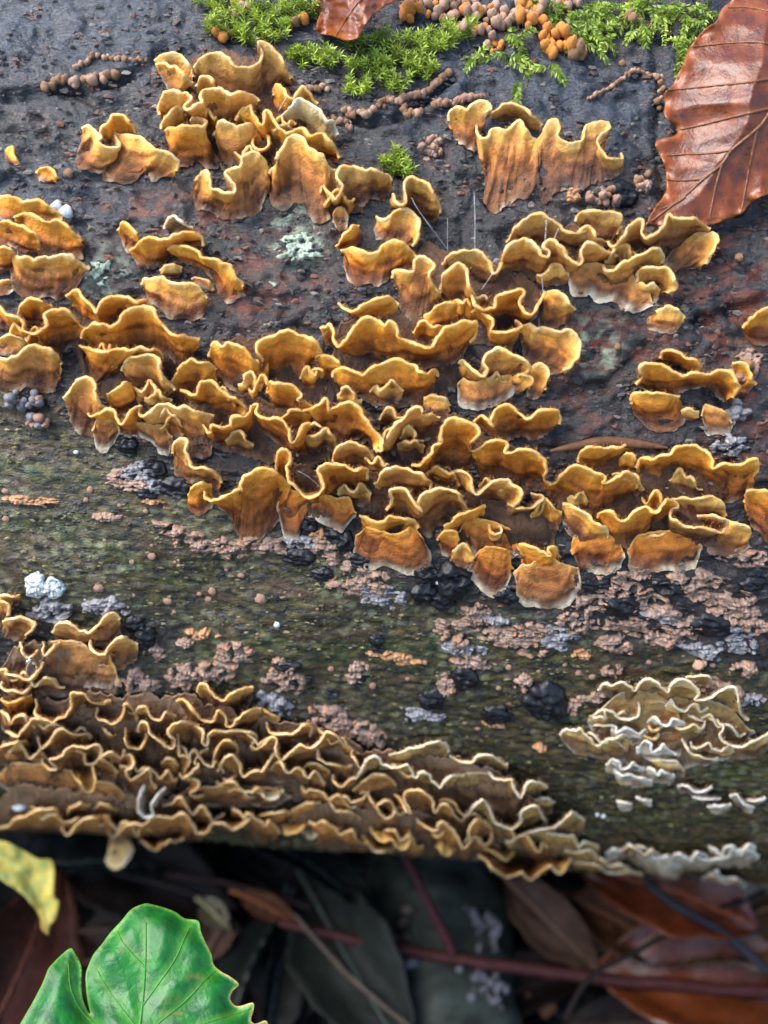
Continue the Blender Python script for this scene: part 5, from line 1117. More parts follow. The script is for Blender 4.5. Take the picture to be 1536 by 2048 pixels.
def bead_row(pts, r_px, kinds, label, step=0.95, jit=2.0):
    r_px *= 0.8; jit *= 1.8
    P, L = spline(pts, step=r_px * step)
    t = thing('bead_row_fungus', label, 'fungus', cyl(on_log([P[len(P) // 2]]))[0], 'rows of beads in bark cracks')
    for i, p in enumerate(P):
        o = obj('bead', PIPS[RG.choice(kinds)][i % 2], t)
        place(o, p[0] + RG.uniform(-jit, jit), p[1] + RG.uniform(-jit, jit), r_px * px_mm(*p) * RG.uniform(0.75, 1.25), sink=RG.uniform(0.2, 0.6), squash=1.1, par=t)
bead_row([(95, 185), (120, 160), (150, 168), (180, 160), (228, 158)], 11, ['tan', 'pink'], 'fat brown beads filling the bark crack on the blue-grey bark', 0.85, 4)
bead_row([(150, 132), (200, 114), (250, 120), (295, 116)], 6.5, ['tan', 'pink'], 'thin line of tan beads along the upper lip of the crack', 1.0)
bead_row([(665, 232), (685, 245), (700, 255)], 8, ['tan', 'rose'], 'three or four brown beads beside the frosted bracket', 1.0)
bead_row([(685, 215), (705, 228), (735, 230), (752, 218), (775, 206), (800, 208), (815, 228), (845, 225)], 8.5, ['tan', 'pink'], 'winding chain of brown beads in the crack below the moss', 0.7, 2.5)
bead_row([(805, 198), (835, 192), (862, 178), (880, 164), (896, 150)], 8.5, ['tan', 'rose'], 'worm-like brown bead chain slanting up to the moss', 0.6, 1.5)
bead_row([(872, 208), (900, 208), (930, 202), (965, 196)], 8.5, ['tan', 'rose'], 'worm-like brown bead chain ending beside the wide crust', 0.6, 1.5)
bead_row([(1175, 205), (1200, 190), (1240, 165), (1262, 148), (1285, 142), (1318, 147)], 5, ['tan', 'pink'], 'thin beaded line in a fine crack left of the brown leaf', 0.8, 1)
bead_row([(575, 165), (600, 180), (640, 178), (655, 180)], 7.5, ['tan', 'pink'], 'short bead line right of the dark rusty hollow', 0.9, 2)
bead_row([(1318, 150), (1322, 175), (1318, 215)], 7, ['tan', 'pink'], 'few beads along the upright crack by the brown leaf', 1.6, 3)

DOT = 'tiny pinkish dot on the algae-green bark'
dots = [(305, 1110, 9), (265, 1122, 7), (357, 1120, 5), (350, 1125, 4), (482, 1153, 8), (335, 1204, 10), (398, 1191, 6), (416, 1203, 9), (424, 1185, 11), (522, 1198, 15),
        (348, 1226, 6), (200, 1172, 12), (292, 1022, 7), (305, 1088, 4), (452, 1143, 6), (268, 1190, 5), (515, 1267, 5), (662, 1339, 9), (745, 1373, 10), (850, 1327, 8), (815, 1360, 7),
        (998, 1378, 8), (1240, 1350, 9), (957, 1304, 7), (1018, 1336, 8), (930, 1452, 6), (955, 1462, 7), (1022, 1433, 5), (787, 1217, 6), (765, 1205, 8), (778, 1230, 5), (680, 1180, 6),
        (620, 1130, 6), (600, 1190, 4), (570, 1185, 4), (1158, 1348, 9), (1185, 1355, 8), (1130, 1330, 6), (180, 980, 9), (172, 1000, 6), (10, 1040, 9), (8, 985, 8), (240, 1010, 5), (60, 1290, 4),
        (1253, 1300, 8), (1480, 1300, 10), (1300, 1330, 7), (1425, 1330, 8), (70, 1115, 4), (210, 1080, 5), (1078, 1345, 6), (635, 1215, 4), (710, 1260, 5), (1000, 1520, 5), (935, 1480, 4), (445, 1250, 4)]
for px, py, r in dots:
    o = obj('pink_dot_fungus', PIPS['rose'][int(px) % 2])
    place(o, px, py, r * 0.8 * px_mm(px, py), sink=0.6, squash=0.45)
    tag(o, DOT if py < 1300 or px < 700 else 'small pinkish dot among black cushions and dark bark', 'fungus', 'pink dots on green bark' if py < 1300 or px < 700 else 'pink dots among black cushions')
for px, py, r, lab in [(118, 418, 13, 'white blob resting on bark, the one touching no other'), (137, 429, 13, 'white rounded blob beside the smooth golden stack'), (141, 352, 8, 'pale grey bead near the lone oval cup'), (1480, 514, 9, 'pale tan knob alone on the black bark right of the shelf'),
                       (1236, 694, 7, 'small pale peg on the mossy red-brown bark'), (878, 1165, 6, 'white grain on the merged black lumps'), (555, 1247, 6, 'white grain on green bark'), (152, 905, 5, 'white grain near the drop-shaped foot'), (1258, 1683, 7, 'white speck on green bark near the log bottom'),
                       (1195, 1628, 5, 'pair-like white speck on green bark'), (1207, 1630, 5, 'pinkish speck beside a white one on green bark'), (45, 1605, 16, 'white smear-like blob under the purple-brown crust'), (95, 1595, 6, 'tiny white grain under the purple-brown crust'), (1260, 45, 6, 'pale bead in feathery moss'), (1245, 125, 8, 'tan barrel-shaped bead below feathery moss')]:
    o = obj('pale_bead', PIPS['white' if 'white' in lab else 'tan'][0])
    place(o, px, py, r * px_mm(px, py), sink=0.4, squash=0.8)
    tag(o, lab, 'fungus', 'pale beads and grains')

# ------------------------------------------------------------------ moss
def blades(base, dirs, ln, wd, col, tipcol):
    """pointed leaves as 2-triangle kites; all arrays per leaf"""
    rg = np.random.default_rng(len(base))
    sd_ = np.cross(dirs, rg.normal(0, 1, dirs.shape)); sd_ /= np.linalg.norm(sd_, axis=1, keepdims=True) + 1e-9
    mid = base + dirs * ln[:, None] * 0.4
    tip = base + dirs * ln[:, None] - np.array([0, 0, 0.12]) * ln[:, None]
    V = np.stack([base, mid + sd_ * wd[:, None], tip, mid - sd_ * wd[:, None]], 1).reshape(-1, 3)
    F = np.arange(len(V)).reshape(-1, 4)
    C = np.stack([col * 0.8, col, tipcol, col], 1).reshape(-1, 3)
    return V, F, C

def moss(cx, cy, rx, ry, n, label, feathery=False, hmm=3.0, group='moss tufts on top of the log'):
    rg = np.random.default_rng(int(cx * 3 + cy * 7))
    ang, rr = rg.uniform(0, 2 * math.pi, n), np.sqrt(rg.random(n))
    P = np.stack([cx + rx * rr * np.cos(ang), cy + ry * rr * np.sin(ang)], 1)
    q = on_log(P); q[:, 2] = R + logh(q[:, 0], q[:, 1] * R, fine=False) + rg.uniform(-0.0004, 0.0006, n)
    B = cyl(q)
    N = np.stack([np.zeros(n), -np.cos(q[:, 1]), np.sin(q[:, 1])], 1)
    base0 = cyl(on_log([(cx, cy)]))[0]
    bb, dd, ll, ww, cc, tt = [], [], [], [], [], []
    g1, g2 = np.array([0.09, 0.15, 0.012]), np.array([0.36, 0.46, 0.05])
    for i in range(n):
        hue = rg.random()
        if not feathery:
            H_ = hmm * 0.001 * rg.uniform(0.6, 1.4)
            ax = N[i] * 0.8 + np.array([0, 0, 0.6]) + rg.normal(0, 0.35, 3); ax /= np.linalg.norm(ax)
            k = 22
            t = np.linspace(0.15, 1, k)
            b = B[i] + ax * (H_ * t)[:, None]
            az = np.arange(k) * 2.4 + rg.uniform(0, 6)
            e1 = np.cross(ax, [0.3, 0.9, 0.1]); e1 /= np.linalg.norm(e1); e2 = np.cross(ax, e1)
            d = (e1 * np.cos(az)[:, None] + e2 * np.sin(az)[:, None]) * 0.9 + ax * (0.35 + 0.5 * t)[:, None]
            d /= np.linalg.norm(d, axis=1, keepdims=True)
            ln = 0.0019 * rg.uniform(0.7, 1.3, k)
        else:
            L_ = hmm * 0.001 * rg.uniform(1.6, 3.0)
            dr = rg.normal(0, 1, 3); dr -= N[i] * dr.dot(N[i]) * 0.8; dr[2] -= 0.6; dr /= np.linalg.norm(dr)
            k = 44
            t = np.linspace(0, 1, k // 2).repeat(2)
            sidev = np.cross(N[i], dr); sidev /= np.linalg.norm(sidev)
            b = B[i] + dr * (L_ * t)[:, None] + N[i] * (0.0035 * np.sin(np.pi * (0.15 + 0.75 * t)))[:, None]
            sg = np.tile([-1.0, 1.0], k // 2)
            d = sidev[None] * sg[:, None] * 0.75 + dr[None] * 0.75 + rg.normal(0, 0.18, (k, 3)) + N[i] * 0.25
            d /= np.linalg.norm(d, axis=1, keepdims=True)
            ln = (0.0021 * (1 - 0.6 * t)) * rg.uniform(0.8, 1.2, k)
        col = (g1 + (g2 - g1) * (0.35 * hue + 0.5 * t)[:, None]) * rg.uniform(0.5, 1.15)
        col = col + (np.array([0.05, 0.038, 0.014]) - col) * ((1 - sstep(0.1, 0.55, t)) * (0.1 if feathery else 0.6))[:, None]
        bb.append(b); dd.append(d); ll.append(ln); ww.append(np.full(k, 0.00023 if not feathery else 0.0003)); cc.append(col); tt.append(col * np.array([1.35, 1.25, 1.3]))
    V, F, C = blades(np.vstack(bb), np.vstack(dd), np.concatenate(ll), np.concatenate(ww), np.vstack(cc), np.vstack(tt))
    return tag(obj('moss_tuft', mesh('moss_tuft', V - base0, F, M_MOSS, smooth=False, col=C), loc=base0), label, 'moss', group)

MS, MF_ = 'starry green moss tuft on the dark bark', 'feathery pale green moss fronds among orange pips'
for cx, cy, rx, ry, n, lab in [
    (440, 62, 44, 20, 26, 'starry moss tuft above the small lumpy bracket'), (510, 72, 34, 26, 26, 'starry moss tuft touching the folded flap of the rusty hollow'), (548, 55, 36, 30, 30, 'soft bright moss mound left of the curled brown leaf'),
    (600, 26, 40, 20, 26, 'moss mound behind the bright one, touching the curled leaf'), (425, 12, 40, 12, 16, 'moss strip high on the log beside blue-grey bark'), (500, 25, 40, 14, 16, MS),
    (612, 118, 30, 18, 22, 'small twin moss tuft on the bare bark, paler one'), (652, 128, 26, 18, 18, 'small twin moss tuft on the bare bark, darker one'),
    (742, 142, 44, 30, 34, 'left part of the wide starry moss cushion over the bead chain'), (795, 122, 50, 34, 40, 'tall middle of the wide starry moss cushion over the bead chain'), (836, 150, 34, 24, 24, 'right part of the wide starry moss cushion over the bead chain'),
    (715, 180, 24, 16, 12, 'few moss stars at the foot of the wide cushion'), (780, 178, 30, 14, 12, MS), (730, 92, 44, 10, 16, 'flat moss strip below the curled brown leaf'), (860, 92, 46, 22, 26, MS), (905, 72, 50, 18, 22, MS), (690, 78, 30, 12, 10, MS),
    (788, 326, 24, 16, 22, 'lone bright moss cushion on dark bark above the dark cup'), (806, 344, 20, 12, 14, 'lower edge of the lone bright moss cushion'), (140, 640, 8, 8, 4, 'tiny moss tuft between the smooth stack and the bowed bracket')]:
    moss(cx, cy, rx, ry, n, lab, hmm=3.4 if cy < 300 else 2.8)
for cx, cy, rx, ry, n, lab in [
    (955, 124, 26, 6, 4, 'short lone feathery moss frond pointing left below pink pips'), (1012, 122, 12, 10, 4, 'feathery moss tip right of the lone frond'), (1098, 150, 10, 12, 3, 'drooping moss frond below the bright orange pips'),
    (1030, 178, 12, 10, 2, 'single moss shoot above the wide crust'), (1022, 80, 30, 14, 8, 'feathery moss over the pink pips'), (1130, 55, 40, 26, 14, MF_), (1180, 40, 44, 26, 16, MF_), (1205, 80, 32, 20, 10, MF_), (1165, 92, 26, 16, 8, MF_),
    (1262, 26, 52, 18, 16, MF_), (1330, 26, 50, 18, 16, 'feathery moss beside the upper edge of the big brown leaf'), (1395, 36, 34, 20, 14, 'feathery moss tucked against the big brown leaf'),
    (1352, 108, 20, 14, 7, 'star of long moss leaves beside the big brown leaf'), (1275, 62, 26, 16, 8, MF_), (1080, 20, 24, 12, 6, MF_)]:
    moss(cx, cy, rx, ry, n, lab, feathery=True, hmm=3.6, group='feathery moss on top of the log')

# ------------------------------------------------------------------ leaves with a traced outline
def outline_leaf(crop, outline, to3d, step, mat, colour, veins, vein_col, name, label, cat, thick=0.00025, vr=0.0003):
    ox, oy, sc = crop
    O = np.array([[float(t) for t in w.split(',')] for w in outline.split()]) / sc + np.array([ox, oy])
    O = spline(np.vstack([O, O[:1]]), step=step)[0][:-1]
    lo, hi = O.min(0), O.max(0)
    gx_, gy_ = np.meshgrid(np.arange(lo[0], hi[0], step), np.arange(lo[1], hi[1], step), indexing='ij')
    pts = np.stack([gx_.ravel(), gy_.ravel()], 1) + np.random.default_rng(2).uniform(-.3, .3, (gx_.size, 2)) * step
    # inside test
    ins = np.zeros(len(pts), bool)
    a_, b_ = O, np.roll(O, -1, 0)
    for p, q in zip(a_, b_):
        m = (p[1] > pts[:, 1]) != (q[1] > pts[:, 1])
        xx = (q[0] - p[0]) * (pts[:, 1] - p[1]) / (q[1] - p[1] + 1e-12) + p[0]
        ins ^= m & (pts[:, 0] < xx)
    pts = pts[ins]
    d = np.full(len(pts), 1e9)
    for p in O: d = np.minimum(d, np.hypot(*(pts - p).T))
    pts = pts[d > step * 0.6]
    allp = [Vector(p) for p in np.vstack([O, pts])]
    n = len(O)
    vo, _, fo, _, _, _ = delaunay_2d_cdt(allp, [(i, (i + 1) % n) for i in range(n)], [], 1, 1e-6)
    P = np.array([[v.x, v.y] for v in vo]); F = np.array([f for f in fo if len(f) == 3])
    edge = np.full(len(P), 1e9)
    for p in O: edge = np.minimum(edge, np.hypot(*(P - p).T))
    VP = [np.array([[float(t) for t in w.split(',')] for w in v.split()]) / sc + np.array([ox, oy]) for v in veins]
    vd = np.full(len(P), 1e9)
    for v in VP:
        s_ = spline(v, step=3)[0]
        for p in s_: vd = np.minimum(vd, np.hypot(*(P - p).T))
    V = to3d(P, edge, vd)
    e1, e2 = V[F[:, 1]] - V[F[:, 0]], V[F[:, 2]] - V[F[:, 0]]
    fn = np.cross(e1, e2)
    if (fn * (CAM - V[F[:, 0]])).sum() < 0: F = F[:, ::-1]
    base = V.mean(0)
    t = thing(name, label, cat, base)
    bl = obj('blade', mesh('blade', V - base, F, mat, col=colour(P, edge, vd)), t)
    md = bl.modifiers.new('thickness', 'SOLIDIFY'); md.thickness = thick; md.offset = -1
    for k, v in enumerate(VP):
        s_ = spline(v, step=5)[0]
        j = np.argmin(((P[None] - s_[:, None]) ** 2).sum(2), axis=1)
        path = to3d(s_, edge[j], np.zeros(len(s_))) - base
        path = path + (CAM - base) / np.linalg.norm(CAM - base) * 0.0001
        tv, tf = tube(path, np.linspace(1, 0.45, len(path)) * vr * (1.5 if k == 0 else 1.0), 6)
        obj('midrib' if k == 0 else 'vein', mesh('vein', tv, tf, mat, col=np.broadcast_to(vein_col, (len(tv), 3))), bl)
    return t

def beech3d(P, edge, vd):
    tip = np.hypot(P[:, 0] - 1298, P[:, 1] - 445)
    h = 0.0045 + 0.011 * sstep(0, 260, edge) + 0.006 * sstep(150, 450, tip)
    h = h + 0.0009 * (1 - np.exp(-(vd / 34) ** 2)) - 0.0006 + 0.0002 * fbm(P[:, 0] / 60, P[:, 1] / 60, 5, 3)
    h = h + 0.0018 * np.exp(-(edge / 9) ** 2) * pn(P[:, 0] / 30, P[:, 1] / 30, 9)
    q = on_log(P, h)
    return cyl(q)
def beechcol(P, edge, vd):
    n = fbm(P[:, 0] / 45, P[:, 1] / 45, 15, 4)
    c = np.array([0.060, 0.012, 0.002]) + sstep(-0.5, 0.6, n)[:, None] * np.array([0.055, 0.013, 0.0015])
    c = c + (np.array([0.20, 0.050, 0.008]) - c) * (0.65 * np.exp(-(edge / 14) ** 2))[:, None]
    sp = sstep(0.55, 0.75, fbm(P[:, 0] / 14, P[:, 1] / 14, 19, 2))
    c = c * (1 - 0.6 * sp[:, None])
    return c + (np.array([0.20, 0.08, 0.03]) - c) * (0.5 * np.exp(-(vd / 2.5) ** 2))[:, None]
outline_leaf((1136, 0, 3.84), '1260,0 1180,70 1140,160 1050,230 960,330 920,390 900,450 860,540 800,660 735,720 745,800 740,880 830,985 820,1040 680,1080 690,1160 740,1260 760,1420 730,1510 680,1580 640,1650 615,1700 660,1725 850,1745 1000,1750 1070,1732 1180,1700 1330,1640 1400,1560 1480,1510 1536,1490 1700,1380 1900,1150 1980,850 1980,450 1850,100 1700,-150 1500,-170 1350,-90',
    beech3d, 4.0, M_LEAF, beechcol,
    ['2060,-150 1800,420 1536,880 1450,990 1260,1150 1180,1260 1020,1390 900,1500 640,1700', '1260,1150 1100,1175 900,1185 760,1195', '1020,1375 880,1385 760,1382', '1560,830 1300,890 1000,965 830,1000', '1700,580 1400,630 1100,660 760,695',
     '1180,1260 1130,1450 1085,1680', '1450,1000 1400,1250 1330,1630', '900,1510 830,1560 700,1610', '1640,720 1620,1000 1600,1400', '1800,420 1500,330 1250,330 960,360', '1880,250 1650,120 1400,60 1230,60'],
    np.array([0.11, 0.036, 0.012]), 'beech_leaf', 'big glossy copper-brown beech leaf lying on the top of the log', 'leaf', vr=0.00042)

def plane3d(pref, dist, nrm, bump):
    d0 = rays([pref])[0]; p0 = CAM + d0 * dist
    nrm = np.array(nrm, float); nrm /= np.linalg.norm(nrm)
    def f(P, edge, vd):
        d = rays(P)
        t = ((p0 - CAM) @ nrm) / (d @ nrm)
        V = CAM + d * t[:, None]
        return V + nrm[None] * bump(P, edge, vd)[:, None]
    return f
def gl_bump(P, edge, vd):
    return 0.0022 * fbm(P[:, 0] / 150, P[:, 1] / 150, 4, 2) + 0.0009 * (1 - np.exp(-(vd / 30) ** 2)) - 0.003 * np.exp(-(edge / 25) ** 2)
def gl_col(P, edge, vd):
    n = fbm(P[:, 0] / 40, P[:, 1] / 40, 25, 4)
    c = np.array([0.002, 0.052, 0.008]) + sstep(-0.8, 0.8, n)[:, None] * np.array([0.005, 0.045, 0.002])
    c = c + (np.array([0.13, 0.26, 0.02]) - c) * (0.5 * np.exp(-(edge / 4) ** 2) + 0.22 * np.exp(-(vd / 9) ** 2))[:, None]
    sp = sstep(0.62, 0.8, fbm(P[:, 0] / 12, P[:, 1] / 12, 29, 2))
    rs = np.exp(-((P[:, 0] - 345) / 14) ** 2 - ((P[:, 1] - 2030) / 26) ** 2) + np.exp(-((P[:, 0] - 390) / 12) ** 2 - ((P[:, 1] - 1962) / 12) ** 2)
    c = c + (np.array([0.05, 0.03, 0.012]) - c) * (0.35 * sp)[:, None]
    rim = np.exp(-(edge / 2.2) ** 2) * sstep(380, 470, P[:, 0])
    c = c + (np.array([0.42, 0.24, 0.08]) - c) * (0.8 * rim)[:, None]
    return c + (np.array([0.17, 0.06, 0.03]) - c) * np.clip(rs * sstep(-0.2, 0.3, n), 0, 0.85)[:, None]
GLP = plane3d((270, 1930), 0.305, (0.05, -0.30, 0.95), gl_bump)
gl = outline_leaf((0, 1780, 2.743), '95,735 140,660 190,570 230,500 260,430 290,390 330,345 380,308 405,340 430,385 440,430 438,490 440,560 455,620 480,665 470,600 463,520 463,450 478,400 505,345 550,290 600,220 660,160 720,95 790,65 830,68 900,85 960,110 1010,145 1085,160 1100,220 1130,290 1160,350 1170,400 1215,440 1260,465 1310,510 1275,545 1262,590 1300,625 1385,610 1390,650 1375,700 1400,725 1460,710 1455,780 1300,960 1000,1060 700,1100 300,1050 60,900',
    GLP, 3.5, M_GREEN, gl_col,
    ['740,1100 760,800 790,500 800,330 800,180', '750,760 600,560 520,420', '770,640 950,400 1040,200', '750,820 1000,620 1180,430', '745,900 1100,740 1370,640', '735,900 480,700 390,560 370,400', '790,420 680,300 640,220'],
    np.array([0.02, 0.14, 0.02]), 'green_leaf', 'glossy wet green leaf with nibbled edge, on a stalk before the log', 'leaf', vr=0.00026)
b0 = GLP(np.array([[270.0, 2178.0]]), np.array([50.0]), np.array([0.0]))[0]
path = spline([b0, b0 + np.array([0.005, -0.03, -0.05]), np.array([b0[0] + 0.012, b0[1] - 0.03, 0.0])], step=0.004)[0]
tv, tf = tube(path - np.array(gl.location), 0.0016, 8)
obj('stalk', mesh('stalk', tv, tf, M_TWIG, col=np.broadcast_to([0.10, 0.13, 0.03], (len(tv), 3))), gl)

def yl_col(P, edge, vd):
    n = fbm(P[:, 0] / 30, P[:, 1] / 30, 35, 3)
    c = np.array([0.30, 0.24, 0.05]) + sstep(-0.4, 0.5, n)[:, None] * np.array([-0.12, -0.04, 0.01])
    return c + (np.array([0.35, 0.17, 0.03]) - c) * (0.6 * sstep(1800, 1865, P[:, 1]))[:, None]
outline_leaf((0, 1640, 2.0), '-80,60 0,75 60,95 150,150 215,165 220,300 238,320 225,390 200,420 195,455 170,430 160,380 120,320 60,270 0,230 -80,200',
    plane3d((60, 1770), 0.425, (0.2, -0.62, 0.75), lambda P, e, v: 0.002 * fbm(P[:, 0] / 50, P[:, 1] / 50, 3, 2) + 0.0025 * (1 - np.exp(-(v / 15) ** 2))), 4.0, M_LITTER, yl_col,
    ['-80,120 0,150 90,200 150,290 190,440'], np.array([0.30, 0.30, 0.10]), 'yellow_leaf', 'yellowing leaf drooping from under the left end of the lower shelf', 'leaf')

def small_leaf3d(P, edge, vd):
    h = 0.003 + 0.007 * sstep(0, 60, P[:, 0] - 640) + 0.002 * np.sin(P[:, 0] / 22.0) + 0.0008 * fbm(P[:, 0] / 20, P[:, 1] / 20, 3, 2)
    return cyl(on_log(P, h))
outline_leaf((380, 0, 3.072), '770,60 800,80 780,140 790,200 870,220 950,245 1010,240 1050,210 1090,140 1150,70 1230,20 1320,-20 1350,-120 1100,-160 850,-120 760,-40',
    small_leaf3d, 3.0, M_LEAF, beechcol, ['1250,-120 1050,0 960,120 900,220'], np.array([0.11, 0.036, 0.012]), 'curled_leaf', 'small curled glossy brown leaf caught in the moss on top', 'leaf')

sl = on_log(spline([(1100, 902), (1150, 893), (1210, 884), (1270, 888), (1335, 896)], step=4)[0], 0.004)
tv, tf = tube(cyl(sl), 0.0001 + 0.0014 * np.sin(np.linspace(0.1, 3.05, len(sl))) ** 0.8, 8)
bs = cyl(on_log([(1220, 890)]))[0]
tag(obj('dry_leaf_sliver', mesh('dry_leaf_sliver', tv - bs, tf, M_LITTER, col=np.broadcast_to([0.07, 0.032, 0.016], (len(tv), 3))), loc=bs), 'dark dry leaf sliver lying above the bean-shaped bracket', 'leaf')

# ------------------------------------------------------------------ spider silk, water drop
for pts, hs, lab in [
    ([(823, 395), (840, 425), (905, 512)], (8, 7, 1), 'long silk thread from the upright fold down to the dark bark'), ([(895, 436), (895, 512)], (3, 1), 'short upright silk thread beside the long one'),
    ([(948, 385), (950, 440), (949, 503)], (2, 3, 8), 'beaded silk thread hanging over dark bark'), ([(1093, 440), (1090, 482)], (10, 11), 'first silk strand on the long arched bracket'), ([(1117, 457), (1106, 482)], (10, 11), 'slanting silk strand on the long arched bracket'),
    ([(986, 545), (975, 562), (962, 580)], (9, 10, 12), 'silk strand joining the arched bracket to the fold'), ([(595, 942), (615, 952), (642, 975)], (12, 11, 9), 'silk strand across the white-fringed bowl'), ([(1083, 546), (1086, 582)], (10, 9), 'silk strand hanging from the pleated bracket'),
    ([(573, 193), (557, 222)], (7, 7), 'fine silk strand by the two-peaked small bracket'), ([(430, 905), (455, 925)], (8, 2), 'fine silk strand over the wet black hollow'), ([(655, 662), (630, 685)], (7, 1), 'fine silk strand left of the long rolling bracket')]:
    p = cyl(on_log(spline(pts, n=10)[0], np.interp(np.linspace(0, 1, 10), np.linspace(0, 1, len(hs)), hs) * 0.001))
    tv, tf = tube(p, 0.00005 * (1 + 0.4 * np.sin(np.arange(10) * 2.1)), 5)
    tag(obj('spider_thread', mesh('spider_thread', tv - p[0], tf, M_SILK), loc=p[0]), lab, 'spider silk', 'spider threads')
m, nt, bsd = nodes('water'); bsd.inputs['Base Color'].default_value = (0.9, 0.95, 1, 1); bsd.inputs['Transmission Weight'].default_value = 1; bsd.inputs['Roughness'].default_value = 0.02; bsd.inputs['IOR'].default_value = 1.33
dp = cyl(on_log(spline([(60, 1317), (62, 1332), (59, 1350)], n=9)[0], 0.0095))
tv, tf = tube(dp, 0.0016 * np.sin(np.linspace(0.25, 2.95, 9)) ** 0.7, 10)
tag(obj('water_drop', mesh('water_drop', tv - dp[4], tf, m), loc=dp[4]), 'water drop caught in a thin loop of bracket edge', 'water')

# ------------------------------------------------------------------ crumbs of bark and dirt, too many to count
rg = np.random.default_rng(77)
def crumbs(n, px0, px1, py0, py1, keep, cols, smin, smax, name, label):
    P = np.stack([rg.uniform(px0, px1, n), rg.uniform(py0, py1, n)], 1)
    q = on_log(P)
    m = keep(upperness(q[:, 0], q[:, 1] * R)) & (fbm(q[:, 0] / 0.02, q[:, 1] * R / 0.012, 5, 3) > rg.uniform(-0.7, 0.5, n))
    q = q[m]; n = len(q)
    q[:, 2] = R + logh(q[:, 0], q[:, 1] * R, fine=False) + 0.0001
    B = cyl(q)
    N = np.stack([np.zeros(n), -np.cos(q[:, 1]), np.sin(q[:, 1])], 1)
    T1 = np.tile([1.0, 0, 0], (n, 1)); T2 = np.cross(N, T1)
    k = 5
    sz = rg.uniform(smin, smax, n) ** 1.0
    an = rg.uniform(0, 6.28, n)
    V = np.zeros((n, k + 1, 3))
    for j in range(k):
        a_ = an + j * 2 * math.pi / k + rg.uniform(-.4, .4, n)
        r_ = sz * rg.uniform(0.5, 1.2, n)
        V[:, j] = B + T1 * (1.5 * r_ * np.cos(a_))[:, None] + T2 * (0.8 * r_ * np.sin(a_))[:, None] + N * (rg.uniform(-0.1, 0.35, n) * sz)[:, None]
    V[:, k] = B + N * (sz * rg.uniform(0.3, 0.9, n))[:, None] + T1 * (0.3 * sz * rg.normal(0, 1, n))[:, None]
    i = np.arange(n)[:, None] * (k + 1)
    F = np.stack([np.stack([i[:, 0] + j, i[:, 0] + (j + 1) % k, i[:, 0] + k], 1) for j in range(k)], 1).reshape(-1, 3)
    C = np.array(cols)[rg.integers(0, len(cols), n)] * rg.uniform(0.6, 1.4, (n, 1))
    o = obj(name, mesh(name, V.reshape(-1, 3), F, M_CRUST, smooth=False, col=np.repeat(C, k + 1, 0)))
    tag(o, label, 'bark crumbs', kind='stuff')
crumbs(9000, -60, 1600, -40, 1250, lambda U: U > 0.5, [(.008, .007, .007), (.012, .010, .009), (.035, .015, .008), (.09, .028, .012), (.018, .018, .022), (.09, .075, .06)], 0.0003, 0.0011, 'bark_flakes', 'dark bark flakes and crumbs strewn over the wet bark')
crumbs(9000, -60, 1600, 700, 1800, lambda U: U < 0.5, [(.04, .038, .012), (.075, .065, .02), (.018, .016, .009), (.05, .028, .014), (.12, .105, .045), (.012, .011, .009)], 0.00025, 0.0008, 'algae_crumbs', 'green and brown algae crumbs on the lower bark')
# ------------------------------------------------------------------ the forest floor under the log: dead leaves, twigs, a rotten branch
def loft_leaf(name, label, c, length, width, yaw, pitch, roll, curl, bend, col, mat=M_LITTER, group='dead leaves on the forest floor', seed=1, lobes=0.0, veins=True):
    """a leaf grown along its midrib: cupped by curl, arched by bend, ribbed between side veins"""
    n, mm = 26, 15
    t = np.linspace(0, 1, n); s = np.linspace(-1, 1, mm)
    T, S_ = np.meshgrid(t, s, indexing='ij')
    wd = width * 0.5 * np.sin(np.pi * np.clip(T, 0.015, 0.985) ** 0.85) ** 0.75 * (1 + lobes * np.sin(T * 26 + seed))
    wd = wd * (1 + 0.12 * pn(T * 7, np.sign(S_) * 3 + seed, seed))
    X = (T - 0.5) * length; Y = S_ * wd
    Z = curl * wd * S_ ** 2 * np.sign(curl) * (1 if curl > 0 else -1) + bend * length * np.sin(np.pi * T)
    Z = Z + 0.0007 * np.sin((T - 0.35 * np.abs(S_)) * 62) + 0.06 * width * fbm(T * 3 + seed, S_ * 1.6, seed, 3) + 0.10 * width * S_ * pn(T * 2, T * 0 + seed, seed + 3)
    Rm = np.array(Matrix.Rotation(yaw, 3, 'Z') @ Matrix.Rotation(pitch, 3, 'Y') @ Matrix.Rotation(roll, 3, 'X'))
    V = np.stack([X, Y, Z], -1).reshape(-1, 3) @ Rm.T
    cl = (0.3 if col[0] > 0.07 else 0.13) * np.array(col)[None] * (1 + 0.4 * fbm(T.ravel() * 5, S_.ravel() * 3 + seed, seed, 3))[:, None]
    o = thing(name, label, 'leaf', c, group)
    bl = obj('blade', mesh('blade', V, grid_faces(n, mm), mat, col=cl), o)
    md = bl.modifiers.new('thickness', 'SOLIDIFY'); md.thickness = 0.0003
    mid = np.stack([X, Y, Z], -1)[:, mm // 2]
    mid = np.vstack([mid[0] - np.array([length * 0.14, 0, 0.002]), mid]) @ Rm.T
    up = np.array(Rm)[:, 2]
    tv, tf = tube(mid + up * 0.0003, np.linspace(0.0011, 0.0003, len(mid)), 6)
    obj('midrib', mesh('midrib', tv, tf, M_TWIG, col=np.broadcast_to(np.array(col) * 0.8 + 0.004, (len(tv), 3))), bl)
    return o

